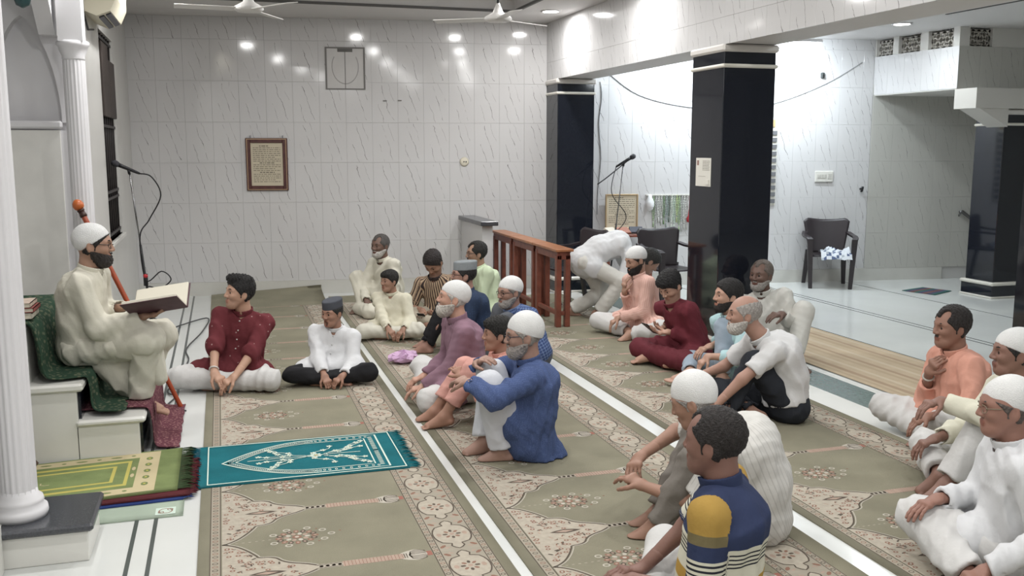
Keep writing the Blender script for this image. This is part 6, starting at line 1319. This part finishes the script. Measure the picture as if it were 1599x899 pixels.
go('polo_stripes', 'man in a navy, mustard and cream striped polo shirt, nearest the camera', '#6d4b3f', (cloth('polo', '#26305a', 'ramp', span=.5,
   torso=[(0, '#243052'), (.30, '#c9c6b2'), (.335, '#20222c'), (.347, '#c9c6b2'), (.365, '#20222c'), (.377, '#c9c6b2'), (.395, '#20222c'), (.407, '#c9c6b2'), (.425, '#20222c'), (.437, '#c9c6b2'), (.54, '#b08a2e'), (.64, '#c9c6b2'), (.74, '#243052')],
   sleeve=[(0, '#a5822f'), (.10, '#6d6240'), (.17, '#243052'), (.27, '#c9c6b2'), (.29, '#20222c'), (.305, '#c9c6b2'), (.325, '#20222c'), (.34, '#c9c6b2'), (.36, '#20222c'), (.375, '#c9c6b2'), (.42, '#243052'), (.455, '#c9c6b2'), (.463, '#243052')]), 'shirt', .44), (WTR, .02), dict(hair='receding', hth=.004, hairline=.01, haircol='#1d1614', stubble=.2, fat=.004, bulk=1.12, shw=.19, vneck=.0, collarm=cloth('navy collar', '#243052'), collar=.026, crease=.0035))
go('salmon', 'man in a salmon kurta resting his chin on his braceleted hand', '#7b5645', (cloth('salmon kurta', '#d0937e'), 'kurta', .80), (WTR, .03), dict(hair='receding', hth=.010, haircol='#221b19', bfull=False, beardcol='#3b322e', skirt=.4, bulk=1.08, watch='R', watchcol='#a9a59c', curlR=.9, palmR=(1, 0, 0), fat=.003))
go('cap_cream', 'man in white cap and cream cuffs, cut by the right edge, behind the bald man', '#714f41', (cloth('cream white', '#cfccb8'), 'kurta', .97), (WTR, .03), dict(cap='dome', hair='short', skirt=.3, bulk=1.05, curl=.6))
go('bald_cap', 'man in white kurta, white cap and rimless glasses nearest the right edge', '#80594a', (WHT2, 'kurta', .97), (WTR, .03), dict(cap='dome', capup=.004, glasses='#7a6a52', hair='short', hth=.003, haircol='#5a504a', skirt=.5, bulk=1.12, curl=.35, fat=.003))
# ---------------------------------------------------------------- things in people's hands
def frame_at(c, x, y, z): return Matrix(((x[0], y[0], z[0], c[0]), (x[1], y[1], z[1], c[1]), (x[2], y[2], z[2], c[2]), (0, 0, 0, 1)))
def phone(p, fwd, upv, label):
    z = unit(upv); y = unit(np.asarray(fwd)-z*(np.asarray(fwd)@z)); x = np.cross(y, z); M = frame_at(p, x, y, z); t = thing('mobile_phone', label, 'phone', tuple(float(q) for q in p), 'phones in hands')
    MB().box((-.036, -.075, -.004), (.036, .075, .004), 0, .003, M).build('body', M_BLACK, t); MB().box((-.033, -.07, .004), (.033, .07, .0046), 0, 0, M).build('screen', mat('phone screen', srgb('#20242c'), .1), t)
def mid(k): j = ME[k]['J']; return (j['L']['tip']+j['R']['tip'])/2
for k, lb in (('striped_shirt', 'black phone held by the man in the brown striped shirt'), ('maroon_phone', 'dark phone held by the man in plain maroon')):
    e = ME[k]; phone(mid(k)+UP*.03, e['f'], UP*.8-e['f']*.6, lb)
# open book of the speaker
e = ME['speaker']; c = np.array(BOOK_C); bx = unit(np.array(BOOK_X)); bz = unit(np.array(BOOK_N)-bx*(np.array(BOOK_N)@bx)); by = np.cross(bz, bx)
t = thing('open_book', 'open maroon bound book held by the speaker', 'book', tuple(float(q) for q in c)); MCV = mat('book cloth maroon', srgb('#4b2430'), .5, var=.2, vscale=30); MPG = mat('book pages', srgb('#d3cdbb'), .8)
for s_, an in ((-1, .48), (1, .62)):
    ca, sa = math.cos(an), math.sin(an); Y = by*s_*ca+bz*sa; Z = bz*ca-by*s_*sa
    M = frame_at(c, bx, Y, Z); MB().box((-.155, 0, -.012), (.155, .200, -.006), 0, .002, M).build('cover', MCV, t); MB().box((-.148, .003, -.006), (.148, .192, .012), 0, .003, M).build('page_block', MPG, t)
